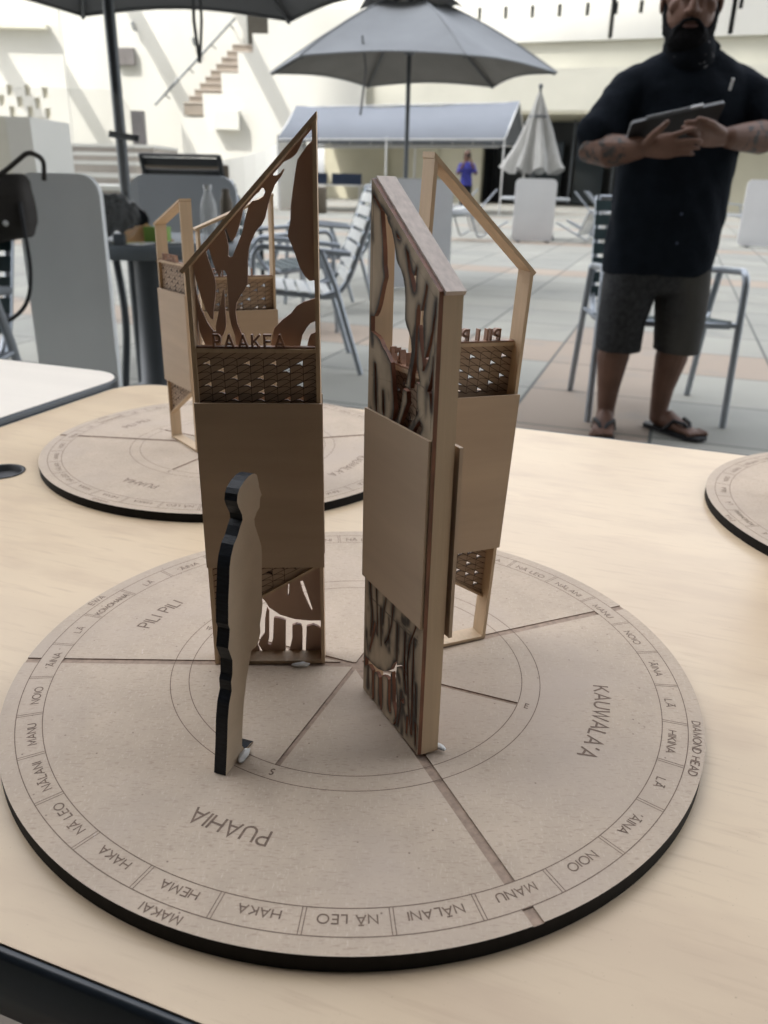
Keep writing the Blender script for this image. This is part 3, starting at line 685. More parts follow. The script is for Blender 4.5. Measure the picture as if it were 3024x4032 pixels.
for xs in [(-3.12 + .93 * i) for i in range(3)] + [3.25 + .98 * i for i in range(6)] + [9.0, 10.2, 11.2, 12.2, 13.2]:
    slits.append(rect(ux(xs) - .07, 6.80, ux(xs) + .07, 7.22))
slits.append(rect(ux(8.05) - .085, 6.02, ux(8.05) + .085, 7.4)); slits.append(rect(ux(12.0) - .085, 6.02, ux(12.0) + .085, 7.4))
g = MB(); slab(g, region([rect(L, 5.975, Rr, 9.2)], slits), lambda x, z, d: wl(x, z, .12 + d), .35); g.build('parapet', plaster, bl)
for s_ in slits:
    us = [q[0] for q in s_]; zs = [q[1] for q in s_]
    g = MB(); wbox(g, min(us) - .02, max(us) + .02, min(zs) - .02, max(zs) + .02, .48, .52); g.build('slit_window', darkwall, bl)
g = MB(); wbox(g, L, Rr, 9.205, 12.5, .6, 1.2); g.build('upper_wall', plaster, bl)
g = MB(); wbox(g, L, Rr, 3.45, 3.555, .02, 6); g.build('soffit', beige, bl)
g = MB(); wbox(g, L, ux(3.05), 0, 3.445, 2.6, 3.0); g.build('back_wall', beige, bl)
g = MB(); wbox(g, ux(12.2), Rr, 0, 3.445, 1.6, 2.0); g.build('back_wall', beige, bl)
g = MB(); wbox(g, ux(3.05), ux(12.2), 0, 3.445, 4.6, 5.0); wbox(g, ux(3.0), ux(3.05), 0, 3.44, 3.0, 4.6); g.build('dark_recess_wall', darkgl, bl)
for i, x in enumerate((4.9, 6.6, 8.3, 10.0, 11.7)):
    g = MB(); wbox(g, ux(x) - .05, ux(x) + .05, 0, 3.44, 3.6, 3.7); g.build('mullion', pole_m, bl)
for x in (5.5, 7.2, 8.9):
    g = MB(); wbox(g, ux(x) - .5, ux(x) + .75, .1, 2.6, 3.75, 3.8); g.build('glass_door', mat('dark_glass', (.02, .028, .032), .08, .2, 1), bl)
for x in (-1.2, 1.1):
    g = MB(); wbox(g, ux(x), ux(x) + .06, 0, 3.44, 2.52, 2.6); g.build('pilaster', beige, bl)
for x, z in ((8.8, 1.35), (9.9, 1.55)):
    g = MB(); wbox(g, ux(x) - .16, ux(x) + .16, z - .08, z + .1, 3.70, 3.74); g.build('door_notice', pale_lam, bl)

# stepped white parapet that climbs to the right
PY = 37.9
st = thing('stepped_parapet', 'white parapet wall climbing in square steps beside the brown stair', 'wall')
z1p = lambda x, y, Y=PY: (lambda v: (v.x, v.z))(at(x * .3968, y * .3968, Y))
ol = [z1p(1000, 830)[0:1] + (0,)]
pts = [(985, 640), (1110, 660), (1110, 508), (1208, 508), (1208, 396), (1297, 396), (1297, 285), (1378, 285), (1378, 182), (1460, 182), (1460, 84), (1535, 84), (1535, 38), (1700, 30)]
O = [z1p(*q) for q in pts]
for i in range(1, len(O)):                      # square the steps
    if i % 2 == 0: O[i] = (O[i][0], O[i - 1][1]) if abs(O[i][1] - O[i - 1][1]) < abs(O[i][0] - O[i - 1][0]) else (O[i - 1][0], O[i][1])
    else: O[i] = (O[i - 1][0], O[i][1]) if abs(O[i][0] - O[i - 1][0]) < abs(O[i][1] - O[i - 1][1]) else (O[i][0], O[i - 1][1])
xr = -1.2
O = [(O[0][0], -.05)] + O[:-1] + [(xr, O[-2][1]), (xr, 3.2), (-3.3, 3.2), (-3.3, -.05)]
g = MB(); slab(g, region([O]), lambda x, z, d: (x, PY + d, z), .3); g.build('wall', plaster, st)
g = MB(); q = z1p(1165, 600); slab(g, region([rect(q[0], q[1] - .75, q[0] + 1.1, q[1])]), lambda x, z, d: (x, PY - .35 + d, z), .345); g.build('buttress', plaster, st)
# curved low wall in front of the steps
g = MB(); cw_ = thing('curved_wall', 'low rounded white wall in front of the stepped parapet', 'wall')
P = [(-3.4 - 3.6 * (1 - cos(a)) , 27.5 + 3.4 * sin(a) - 1.6) for a in [radians(i * 9) for i in range(0, 11)]]
V = [(x, y, 0) for x, y in P] + [(x, y, 2.05 - .9 * i / 10) for i, (x, y) in enumerate(P)] + [(x + .25, y + .3, 2.05 - .9 * i / 10) for i, (x, y) in enumerate(P)] + [(x + .25, y + .3, 0) for x, y in P]
n_ = len(P); F = []
for k in range(3): F += [(k * n_ + i, k * n_ + i + 1, (k + 1) * n_ + i + 1, (k + 1) * n_ + i) for i in range(n_ - 1)]
g.add(V, F, 0, False); g.box((-3.4, 25.6, 0), (-2.6, 26.4, 2.05)); g.build('wall', plaster, cw_)

# brown stair behind the parapet
sr = thing('staircase', 'stair with brown risers climbing behind the stepped parapet', 'staircase')
zig = [(1000, 562), (1265, 247)]
for i in range(10):
    t = i / 9.0; xl = 1000 + 265 * t; yb = 562 - 315 * t
    a = at(xl * .3968, yb * .3968, 38.6 + i * .3); b = at((xl + 300) * .3968, yb * .3968, 38.6 + i * .3)
    g = MB(); g.box((a.x, a.y, a.z - .45), (a.x + 2.6, a.y + 1.2, a.z + .0)); g.box((a.x - .02, a.y - .03, a.z), (a.x + 2.6, a.y + 1.2, a.z + .05), 1)
    g.build('step', [riser, stepm], sr)
# upper court wall behind the stair with handrail
uw = thing('court_wall', 'tall sunlit white wall with a handrail behind the stair', 'wall')
g = MB(); slab(g, region([rect(-45, -.05, -4.4, 12.5)], [rect(at(1335 * .3968, 70 * .3968, 43.0).x, 4.6, at(1470 * .3968, 70 * .3968, 43.0).x + .5, 8.6)]), lambda x, z, d: (x, 43.0 + d, z), .5); g.build('wall', plaster, uw)
g = MB(); g.box((-8.5, 45, 3), (-4, 45.4, 9.5)); g.build('doorway_back', mat('shaded_doorway', (.10, .09, .075), .8, .2, 1), uw)
hr = thing('handrail', 'thin dark handrail slanting up the white wall to the left of the stair', 'handrail')
A, B_ = at(843 * .3968, 572 * .3968, 41.0), at(1278 * .3968, 100 * .3968, 42.7)
g = MB(); g.tube([A, B_], .055, 8); g.build('rail', pole_m, hr)
for k in (.12, .42, .70, .93):
    q = A.lerp(B_, k); g = MB(); g.tube([q, q + Vector((.12, .25, -.1)), q + Vector((.12, .5, -.12))], .03, 6); g.build('bracket', pole_m, hr)
for (x, y, w_, h_) in ((682, 308, 95, 92),):
    lt = thing('wall_lamp', 'pair of grey box lamps fixed on the sunlit white wall', 'wall lamp')
    for dx in (-25, 25):
        a = at((x + dx - 22) * .3968, (y + 46) * .3968, 42.9); b = at((x + dx + 22) * .3968, (y - 46) * .3968, 42.9)
        g = MB(); g.box((a.x, 42.80, a.z), (b.x, 42.99, b.z)); g.build('lamp_box', mat('lamp_grey', (.16, .15, .15), .6, .1, 3), lt)
for k, (x, y) in enumerate(((716, 145), (1045, 228))):
    a = at(x * .3968, y * .3968, 42.7)
    hk = thing('wall_hook', ['small dark hook on the white wall above the box lamps', 'small dark hook on the white wall beside the handrail'][k], 'hook')
    g = MB(); g.tube([(a.x, 43.0, a.z + .2), (a.x, 42.8, a.z + .15), (a.x + .08, 42.8, a.z - .1), (a.x + .18, 42.8, a.z - .12)], .05, 8); g.build('hook', pole_m, hk)
# left side block with pierced holes
lbk = thing('pierced_wall', 'white side wall dotted with small square holes', 'wall')
LY = 36.0
hx = []
for x, y in ((52, 490), (150, 492), (246, 505), (10, 545), (108, 555), (206, 560), (68, 608), (166, 608), (262, 618), (222, 668), (186, 728), (274, 725), (238, 780), (130, 672), (95, 735), (30, 670)):
    v = at(x * .3968, y * .3968, LY); hx.append(rect(v.x - .11, v.z - .19, v.x + .11, v.z + .19))
e = at(345 * .3968, 300 * .3968, LY).x
g = MB(); slab(g, region([rect(-34, -.05, e, 12.5)], hx), lambda x, z, d: (x, LY + d, z), .10); g.build('wall', plaster, lbk)
for q in hx:
    g = MB(); g.box((q[0][0] - .05, LY + .105, q[0][1] - .05), (q[1][0] + .05, LY + .16, q[2][1] + .05)); g.build('hole_back', mat('hole_shade', (.66, .64, .55), .9, .05, 2), lbk)
v = at(0, 150 * .3968, LY).z; g = MB(); g.box((-34, LY - .35, v - .05), (at(275 * .3968, 215 * .3968, LY).x, LY - .005, v + .12)); g.build('ledge', plaster2, lbk)
# terraced seats
ts = thing('terrace_steps', 'broad pale terrace steps at the foot of the white walls', 'steps')
for i, (yt, Y) in enumerate(((400, 16.0), (374, 18.0), (347, 20.0), (328, 22.0), (310, 24.2))):
    z = at(200, yt, Y).z
    xr = at([395, 372, 350, 345, 330][i], yt, Y).x
    g = MB(); g.box((-22, Y, -.05), (xr, Y + (2.0 if i < 4 else 2.75), z - .09), 0); g.box((-22, Y - .04, z - .085), (xr + .03, Y + (2.0 if i < 4 else 2.75), z), 1); g.build('step', [stepm, plaster], ts)
pr = thing('pier', 'pale square pier at the left edge above the hanging bag', 'pier')
a = at(-40, 362, 13.0); b = at(64, 252, 13.0)
g = MB(); g.box((a.x - .8, 13.0, 0), (at(17, 300, 13).x, 15, b.z), 0); g.build('pier_core', plaster2, pr)
g = MB(); g.box((at(17, 300, 13).x + .002, 13.0, 0), (at(70, 300, 13).x, 14.6, b.z - .002)); g.build('pier_side', plaster, pr)
bp = thing('bollard_lamp', 'small grey post on the terrace before the sunlit wall', 'post')
a = at(765 * .3968, 830 * .3968, 24.5); g = MB(); g.box((a.x - .16, 24.4, a.z - .2), (a.x + .16, 24.7, a.z + 1.05)); g.build('post', mat('lamp_grey', (.16, .15, .15), .6), bp)
# high trellis beams over the left of the court, casting the slanting stripes
for x in (-21.1, -16.1, -11.1, -26.2):
    tb = tag(MB().box((x - .26, 9.5, 14.8), (x + .26, 42, 15.2)).build('trellis_beam', plaster2), kind='structure')

# ================================================================== UMBRELLAS, TENT
def make_umbrella(label, loc, R, zr, zt, sides, rot, fab, under, vent=True, pole_to=0, group='patio umbrellas'):
    root = thing('patio_umbrella', label, 'umbrella', (loc[0], loc[1], 0), 0, group)
    cor = [(R * cos(rot + 2 * pi * k / sides), R * sin(rot + 2 * pi * k / sides)) for k in range(sides)]
    g = MB(); NR, NS = 8, 8; vs = []; fs = []
    r0 = .30 if vent else .03
    for k in range(sides):
        b = len(vs); a, c = Vector(cor[k]), Vector(cor[(k + 1) % sides])
        for i in range(NR + 1):
            t = r0 / R + (1 - r0 / R) * i / NR
            for j in range(NS + 1):
                s_ = j / NS; q = a.lerp(c, s_) * t; bow = sin(pi * s_)
                q *= 1 - .05 * bow * t
                z = zt + (zr - zt) * t + .05 * sin(pi * t) - .085 * bow * t * (1 - t) * 1.6 + .035 * bow * t ** 4
                vs.append((q.x, q.y, z))
        for i in range(NR):
            for j in range(NS):
                p = b + i * (NS + 1) + j; fs.append((p, p + 1, p + NS + 2, p + NS + 1))
    n0 = len(vs); g.add(vs, fs, 0, True); g.add([(x, y, z - .004) for x, y, z in vs], [f[::-1] for f in fs], 1, True)
    for k in range(sides):                       # stitched seam over each rib, hem along the rim
        base = k * (NR + 1) * (NS + 1)
        g.tube([Vector(vs[base + i * (NS + 1)]) + Vector((0, 0, .003)) for i in range(NR + 1)], .006, 5)
        g.tube([Vector(vs[base + NR * (NS + 1) + j]) + Vector((0, 0, -.006)) for j in range(NS + 1)], .008, 5)
    g.build('canopy', [fab, under], root)
    if vent:
        g = MB(); vs = []; fs = []
        for k in range(sides):
            b = len(vs); a, c = Vector(cor[k]) / R, Vector(cor[(k + 1) % sides]) / R
            for i in range(5):
                t = .02 + .44 * i / 4 * (1.0)
                for j in range(7):
                    s_ = j / 6; q = a.lerp(c, s_) * t; bow = sin(pi * s_)
                    vs.append((q.x, q.y, zt + .075 + (zr - zt) * t / R * .95 + .05 * bow * (i / 4) ** 2))
            for i in range(4):
                for j in range(6): p = b + i * 7 + j; fs.append((p, p + 1, p + 8, p + 7))
        g.add(vs, fs, 0, True); g.add([(x, y, z - .004) for x, y, z in vs], [f[::-1] for f in fs], 1, True); g.build('vent_cap', [fab, under], root)
    g = MB(); g.tube([(0, 0, pole_to), (0, 0, zt + .06)], .0215, 10); g.build('pole', pole_m, root)
    g = MB(); g.lathe([(.022, zt - .50), (.05, zt - .49), (.055, zt - .42), (.03, zt - .40), (.022, zt - .36)], (0, 0, 0), 14); g.build('hub', pole_m, root)
    for k in range(sides):
        x, y = cor[k]
        g = MB(); g.tube([(0, 0, zt - .02), (x * .5, y * .5, (zt + zr) / 2 - .0), (x * .99, y * .99, zr - .018)], .011, 6); rb = g.build('rib', pole_m, root)
        g = MB(); g.tube([(0, 0, zt - .45), (x * .5, y * .5, (zt + zr) / 2 - .02)], .009, 6); g.build('strut', pole_m, rb)
    return root
um2 = make_umbrella('grey patio umbrella standing open in the middle of the court', (.135, 7.85), 1.30, 1.83, 2.46, 6, radians(-12), canvas, canvas_u)
for (dx, dy, z0, z1) in ((-.385, -.9, 1.98, 1.42),):
    g = MB(); g.tube([(dx, dy, z0), (dx + .03, dy, 1.75), (dx - .01, dy, z1)], .009, 6); g.build('tie_strap', canvas_d, um2)
um1 = make_umbrella('dark grey umbrella at the top left, seen from beneath', (-1.07, 3.2), 1.40, 1.70, 2.35, 8, radians(22.5), canvas_d, canvas_d, False)
g = MB(); g.tube([(.165, .75, 1.95), (.155, .75, 1.60), (.17, .75, 1.43)], .008, 6); g.tube([(.19, .75, 1.95), (.19, .75, 1.60), (.172, .75, 1.43)], .007, 6); g.build('tie_strap', canvas_d, um1)
g = MB(); g.tube([(-.03, -.05, 1.09), (.08, -.03, 1.075)], .012, 8); g.build('crank_handle', pole_m, um1)
# folded umbrella
def z1at(x, y, Y=14.8): return at(x, y, Y)
fu = thing('folded_umbrella', 'folded pale grey umbrella above upturned chairs', 'umbrella', (2.44, 14.8, 0), 0, 'patio umbrellas')
g = MB(); vs = []; fs = []; NS = 48
prof = [(2.33, .03), (2.2, .075), (2.0, .14), (1.75, .22), (1.5, .31), (1.3, .40), (1.12, .47)]
for z, r in prof:
    for k in range(NS):
        th = 2 * pi * k / NS; f_ = 1 + .22 * sin(8 * th + .4) * min(1, r / .2) + .1 * sin(3 * th + z * 4)
        vs.append((r * f_ * cos(th), r * f_ * sin(th) * .8, z + (.06 * sin(8 * th + 1) if z < 1.2 else 0)))
g.add(vs, [(i * NS + k, i * NS + (k + 1) % NS, (i + 1) * NS + (k + 1) % NS, (i + 1) * NS + k) for i in range(len(prof) - 1) for k in range(NS)], 0, True)
g.build('canopy', canvas_l, fu)
g = MB(); g.tube([(0, 0, 0), (0, 0, 2.42)], .022, 8); g.lathe([(.0, 2.46), (.035, 2.44), (.035, 2.40), (.02, 2.38)], (0, 0, 0), 10); g.build('pole', pole_m, fu)
g = MB(); g.lathe([(.155, 1.98), (.165, 1.96), (.15, 1.94)], (0, 0, 0), 16); g.build('tie_strap', canvas_d, fu)

tn = thing('canopy_tent', 'wide grey canopy tent on thin poles before the cream building', 'tent')
RL, RR = at(640, 228, 27.2), at(1122, 218, 27.2); EL, ER = at(600, 297, 25.0), at(1090, 297, 25.0)
BL, BR = RL + (RL - EL), RR + (RR - ER); BL.z = EL.z; BR.z = ER.z
g = MB(); N_ = 14; vs = []
for i in range(N_ + 1):
    t = i / N_; sag = .07 * sin(pi * t * 1.0) + .03 * sin(pi * t * 4) ** 2
    r_ = RL.lerp(RR, t); e_ = EL.lerp(ER, t); b_ = BL.lerp(BR, t)
    vs += [tuple(e_ + Vector((0, -.02, -.10))), tuple(e_), tuple(e_.lerp(r_, .5) + Vector((0, 0, -.05 - sag * .4))), tuple(r_ - Vector((0, 0, sag))), tuple(b_)]
fs = [(i * 5 + j, (i + 1) * 5 + j, (i + 1) * 5 + j + 1, i * 5 + j + 1) for i in range(N_) for j in range(4)]
g.add(vs, fs, 0, True); g.add([(x, y, z - .012) for x, y, z in vs], [f[::-1] for f in fs], 0, True); g.build('canopy', tentm, tn)
for q in (EL, EL.lerp(ER, .48), ER, BL, BL.lerp(BR, .48), BR):
    g = MB(); g.tube([(q.x, q.y, 0), (q.x, q.y, q.z)], .028, 8); g.build('pole', white_metal, tn)
g = MB()
for a, b in ((EL, ER), (RL, RR), (BL, BR), (EL, RL), (ER, RR), (BL, RL), (BR, RR)): g.tube([a + Vector((0, 0, -.05)), b + Vector((0, 0, -.05))], .026, 8)
g.tube([EL + Vector((.35, .4, -.24)), ER + Vector((-.1, .4, -.24))], .022, 8)
for i in range(11):
    q = EL.lerp(ER, (i + .5) / 11); g.tube([q + Vector((0, 0, -.06)), q + Vector((.0, .3, -.22))], .012, 5)
g.build('frame', white_metal, tn)

# ================================================================== FURNITURE
def fillet(P, r, n=5):
    P = [Vector(p) for p in P]; out = [P[0]]
    for i in range(1, len(P) - 1):
        a, b, c = P[i - 1], P[i], P[i + 1]; d0 = (a - b); d1 = (c - b); k = min(r, d0.length * .49, d1.length * .49)
        s_, e_ = b + d0.normalized() * k, b + d1.normalized() * k
        for j in range(n + 1):
            t = j / n; out.append((s_ * (1 - t) + b * t) * (1 - t) + (b * (1 - t) + e_ * t) * t)
    return out + [P[-1]]
def make_chair(label, strap, back_h=.90, frame=alu, w=.57, group='strapped patio chairs'):
    """front faces -y, origin on the ground under the seat"""
    root = thing('patio_chair', label, 'chair', group=group); hw = w / 2; r = .0145
    for s_ in (-1, 1):
        x = s_ * hw
        g = MB(); g.tube(fillet([(x, -.27, 0), (x, -.235, .60), (x * .99, -.20, .635), (x * .97, .10, .615), (x * .90, .245, .60)], .07), r, 10); g.build('armrest', frame, root)
        g = MB(); g.tube([(x, .30, 0), (x * .985, .17, .44), (x * .985, .10, .612)], r, 10); g.build('leg', frame, root)
    bh = back_h; g = MB()
    L_ = [(-1, 0), (1, 0)]
    for s_ in (-1, 1):
        x = s_ * (hw - .045)
        g.tube(fillet([(x, -.255, .425), (x, .16, .385), (x, .235, .46), (x, .235 + (bh - .46) * .36, bh)], .08), r, 10)
        g.tube([(x, -.235, .425), (s_ * hw, -.245, .425)], .011, 8); g.tube([(x, .10, .392), (s_ * hw * .985, .17, .42)], .011, 8)
    xx = hw - .045
    g.tube([(-xx, -.245, .424), (xx, -.245, .424)], r, 10); g.tube([(-xx, .235 + (bh - .46) * .36, bh - .005), (xx, .235 + (bh - .46) * .36, bh - .005)], .010, 8); g.tube([(-xx, .05, .39), (xx, .05, .39)], r, 8)
    g.build('frame', frame, root)
    def strapbox(g, c, t, n):
        c = Vector(c); t = Vector(t).normalized(); n = Vector(n).normalized(); vs = []
        for i in range(7):
            x = -xx - .012 + (2 * xx + .024) * i / 6; sag = .006 * (1 - (2 * i / 6 - 1) ** 2)
            for (a, b) in ((-.024, .003), (.024, .003), (.024, -.003), (-.024, -.003)):
                q = c + t * a + n * (b - sag + .014); vs.append((x, q.y, q.z))
        fs = [(i * 4 + k, i * 4 + (k + 1) % 4, (i + 1) * 4 + (k + 1) % 4, (i + 1) * 4 + k) for i in range(6) for k in range(4)] + [(3, 2, 1, 0), (24, 25, 26, 27)]
        g.add(vs, fs, 0)
    g = MB()
    for i in range(7):
        t = i / 6; strapbox(g, (0, -.225 + .36 * t, .424 - .037 * t), (0, 1, -.1), (0, .1, 1))
    g.build('seat', strap, root)
    g = MB(); n_ = int((bh - .46) / .062)
    for i in range(n_):
        z = .485 + i * (bh - .53) / max(1, n_ - 1); strapbox(g, (0, .235 + (z - .46) * .36, z), (0, .36, 1), (0, -1, .36))
    g.build('backrest', strap, root)
    return root
def place(o, x, y, rz, z=0): o.location = (x, y, z); o.rotation_euler = (0, 0, rz); return o
c1 = make_chair('grey tube patio chair with green straps right behind the man', strap_g); place(c1, 1.185, 3.32, radians(-4))
c2 = make_chair('patio chair with pale straps seen from the side behind the tall PAAKEA tower', strap_w); place(c2, -.47, 4.10, radians(-90 + 9))
c3 = make_chair('tall black strapped chair back rising behind the grey board', strap_b, 1.06, strap_b, .60); place(c3, at(462, 340, 5.9).x, 5.6, radians(172))
c4 = make_chair('green strapped chair between the black chair and the PAAKEA tower', strap_g, .92); place(c4, at(610, 440, 5.3).x, 5.2, radians(118))
c5 = make_chair('green strapped chair under the hanging bag, cut by the left edge', strap_g); place(c5, -1.46, 2.06, radians(-2))
c6 = make_chair('grey tube chair with green straps half hidden behind the pale strapped chair', strap_g); place(c6, at(705, 500, 6.1).x, 6.15, radians(-70))
# round table under the left umbrella
def round_table(label, x, y, z, R, m, group='round patio tables'):
    t = thing('patio_table', label, 'table', (x, y, 0), 0, group)
    g = MB(); g.lathe([(.02, z), (R - .015, z), (R, z - .012), (R, z - .045), (R - .02, z - .05), (.02, z - .05)], (0, 0, 0), 40); g.build('tabletop', m, t)
    for k in range(4):
        a = pi / 4 + k * pi / 2; d = Vector((cos(a), sin(a), 0))
        g = MB(); g.tube(fillet([d * R * .70 + Vector((0, 0, z - .05)), d * R * .55 + Vector((0, 0, .35)), d * R * .75 + Vector((0, 0, 0))], .15), .018, 8); g.build('leg', pole_m, t)
    return t
table_grey = mat('table_grey', (.13, .15, .165), .5, .08, 6)
t1 = round_table('round dark grey patio table heaped with bags and papers', -1.0, 3.2, .70, .43, table_grey)
g = MB(); g.lathe([(.065, .65), (.065, .4), (.075, .1), (.20, .03), (.20, .0)], (0, 0, 0), 28); g.build('pedestal', mat('pedestal_grey', (.08, .09, .10), .5, .1, 6), t1)
t2 = round_table('round grey patio table beneath the open middle umbrella', .25, 7.9, .69, .52, mat('table_pale', (.33, .35, .37), .45, .05, 6))
t3 = round_table('round patio table under the folded umbrella', 2.55, 15.0, .70, .60, mat('table_pale', (.33, .35, .37)))
# upturned chairs leaning on it
uc = make_chair('upturned pale chair leaning left on the folded umbrella table', strap_w)
uc.location = (1.75, 14.5, .55); uc.rotation_euler = (radians(118), 0, radians(-62))
for x, y, a, lb in ((3.1, 14.55, 58, 'upturned pale chair leaning on the near right of the folded umbrella table'), (3.35, 15.3, 84, 'upturned pale chair behind the board at the folded umbrella')):
    u2 = copy_tree(uc); u2.location = (x, y, .55); u2.rotation_euler = (radians(118), 0, radians(a)); u2['label'] = lb
u4 = copy_tree(uc); u4.location = (7.05, 16.9, 0); u4.rotation_euler = (0, 0, radians(-70)); u4['label'] = 'pale chair behind the man, beside the white board at the right edge'
# boards
def board(label, P0, P1, z0, z1, m, r=.09, th=.025):
    a, b = Vector((P0[0], P0[1])), Vector((P1[0], P1[1])); d = (b - a); L_ = d.length; ang = atan2(d.y, d.x)
    t = thing('display_board', label, 'board', (a.x, a.y, 0), ang, 'rounded upright boards')
    g = MB(); slab(g, region([rrect(0, z0, L_, z1, r, 8)]), lambda x, z, dd: (x, dd, z), th); g.build('panel', m, t)
    for x in (.14 * L_, .86 * L_):
        g = MB(); g.box((x - .018, th + .001, 0), (x + .018, th + .03, z1 - .1)); g.box((x - .018, th - .18, 0), (x + .018, th + .22, .028)); g.build('stand', pole_m, t)
    return t
board('tall grey rounded board behind the pale table at the left', (at(22, 385, 2.58).x, 2.60), (at(216, 388, 2.58).x, 2.56), .03, .945, mat('grey_board_left', (.78, .81, .82), .45, .05, 3), .07)
board('grey rounded board behind the bottle on the round table', (-1.36, 4.2), (-.80, 4.2), .05, .945, mat('grey_board_mid', (.52, .56, .62), .45, .05, 3))
board('pale blue grey rounded board behind the burnt tower', (-.19, 7.35), (.555, 7.35), .03, .955, mat('pale_board_mid', (.80, .83, .90), .5, .04, 3), .07)
board('white rounded board in front of the folded umbrella', (2.07, 14.2), (2.76, 14.2), .02, 1.0, pale_lam)
board('white rounded board cut by the right edge of the photo', (5.95, 14.3), (7.0, 14.1), .02, 1.07, pale_lam)
bb = board('plain brown board standing behind the grey board and the table', (at(308, 362, 6.7).x, 6.7), (at(492, 362, 6.7).x, 6.72), .05, 1.02, brownb, .01)
# acrylic shield clipped to the round table
ash = thing('acrylic_shield', 'clear acrylic screen standing on the round table at the left', 'screen', (-1.6, 2.86, 0))
g = MB(); slab(g, region([rrect(0.03, .712, .68, 1.22, .09, 8)]), lambda x, z, d: (x, d, z), .005); g.build('sheet', glassm, ash)
for x in (.30, .60):
    g = MB(); g.box((x - .02, -.03, .7005), (x + .02, -.0005, .74)); g.build('clip', pole_m, ash)
# things on the round table
def on(x, y, Y=None): return atz(x, y, .70)
bt = thing('water_bottle', 'clear plastic water bottle on the round table', 'bottle', (-.705, 3.05, .70))
g = MB(); g.lathe([(0, .0), (.031, .002), (.033, .02), (.030, .06), (.033, .075), (.033, .125), (.030, .15), (.014, .19), (.013, .20)], (0, 0, 0), 20); g.build('bottle_body', glassb, bt)
g = MB(); g.lathe([(.016, .198), (.016, .215), (0, .216)], (0, 0, 0), 16); g.build('cap', white_metal, bt)
b2 = thing('flask', 'slim brown flask standing beside the water bottle', 'flask', (-.645, 3.10, .70))
g = MB(); g.lathe([(0, 0), (.024, .001), (.025, .15), (.016, .18), (.016, .20), (0, .203)], (0, 0, 0), 16); g.build('flask_body', brownb, b2)
pb = MB()
for k in range(5): pb.ellipsoid((.10 * (k - 2) * .55, .03 * sin(k * 2), .075 + .02 * (k % 2)), (.085, .10, .075 - .008 * abs(k - 1)), 20, 14)
pbo = remeshed(pb, 'plastic_bag', bagblk, .008, 2, None, lambda c: .016 * noise.noise(c * 22) + .010 * noise.noise(c * 55)); pbo.location = (-1.115, 3.02, .70); pbo.scale = (.85, .85, 1.15)
tag(pbo, 'crumpled black plastic bag heaped on the round table', 'bag')
ev = MB(); ev.prism([(0, 0), (.17, 0), (.17, .12), (0, .12)], lambda x, y, d: (x, y * .5, y * .8 + d), .004); evo = ev.build('envelope', kraft); evo.location = (-1.03, 2.95, .712); evo.rotation_euler = (0, radians(32), radians(12)); tag(evo, 'orange paper envelope leaning on the black plastic bag', 'envelope')
gb = MB(); gb.box((-.045, -.03, 0), (.045, .03, .052)); gb.box((-.046, -.031, .052), (.046, .031, .058)); gbo = gb.build('card_box', greenb); gbo.location = (-.905, 3.02, .7005); tag(gbo, 'small green card box on the round table', 'box')
for k, (x, y, m_, lb) in enumerate(((-.98, 2.90, yellow, 'yellow paper slip near the rim of the round table'), (-.80, 2.98, paper, 'white paper sheet beneath the water bottle'), (-.93, 2.87, paper, 'white paper slip beside the yellow one'))):
    q = MB(); vs = []
    for i in range(5):
        for j in range(4): vs.append((-.06 + .03 * i, -.04 + .027 * j, .001 + .004 * noise.noise(Vector((i * .6, j * .7, k * 3.1)))+.003))
    q.add(vs, [(i * 4 + j, (i + 1) * 4 + j, (i + 1) * 4 + j + 1, i * 4 + j + 1) for i in range(4) for j in range(3)], 0, True)
    o = q.build('paper_sheet', m_); o.location = (x, y, .701); o.rotation_euler.z = k * .7; tag(o, lb, 'paper')
# shoulder bag hung on the chair at the left edge
bag = thing('shoulder_bag', 'dark brown shoulder bag hanging over the chair at the left edge', 'bag', (at(66, 420, 2.36).x - .215, 2.36, 0))
q = MB(); q.rings([((0, 0, z), (hx_, 0, 0), (0, hy, 0)) for z, hx_, hy in ((.735, .10, .03), (.70 + .06, .20, .05), (.80, .215, .065), (.88, .215, .06), (.925, .21, .045), (.94, .20, .03))], 28, 0, True, 4.5)
bo = remeshed(q, 'bag_body', bagm, .008, 2, bag, lambda c: .006 * noise.noise(c * 14))
g = MB(); g.tube(fillet([(.08, -.03, .90), (.17, -.03, .955), (.235, -.02, 1.005), (.27, .0, .985), (.255, .02, .925)], .02), .0075, 8); g.build('top_handle', bagm, bag)
g = MB(); g.tube(fillet([(.20, -.05, .86), (.215, -.07, .66), (.195, -.08, .56), (.12, -.07, .50), (.02, -.06, .49), (-.2, -.05, .52)], .08), .0065, 8); g.build('strap', rubber, bag)
g = MB(); g.ellipsoid((.155, -.068, .80), (.009, .004, .009), 12, 6); g.build('snap', white_metal, bag)
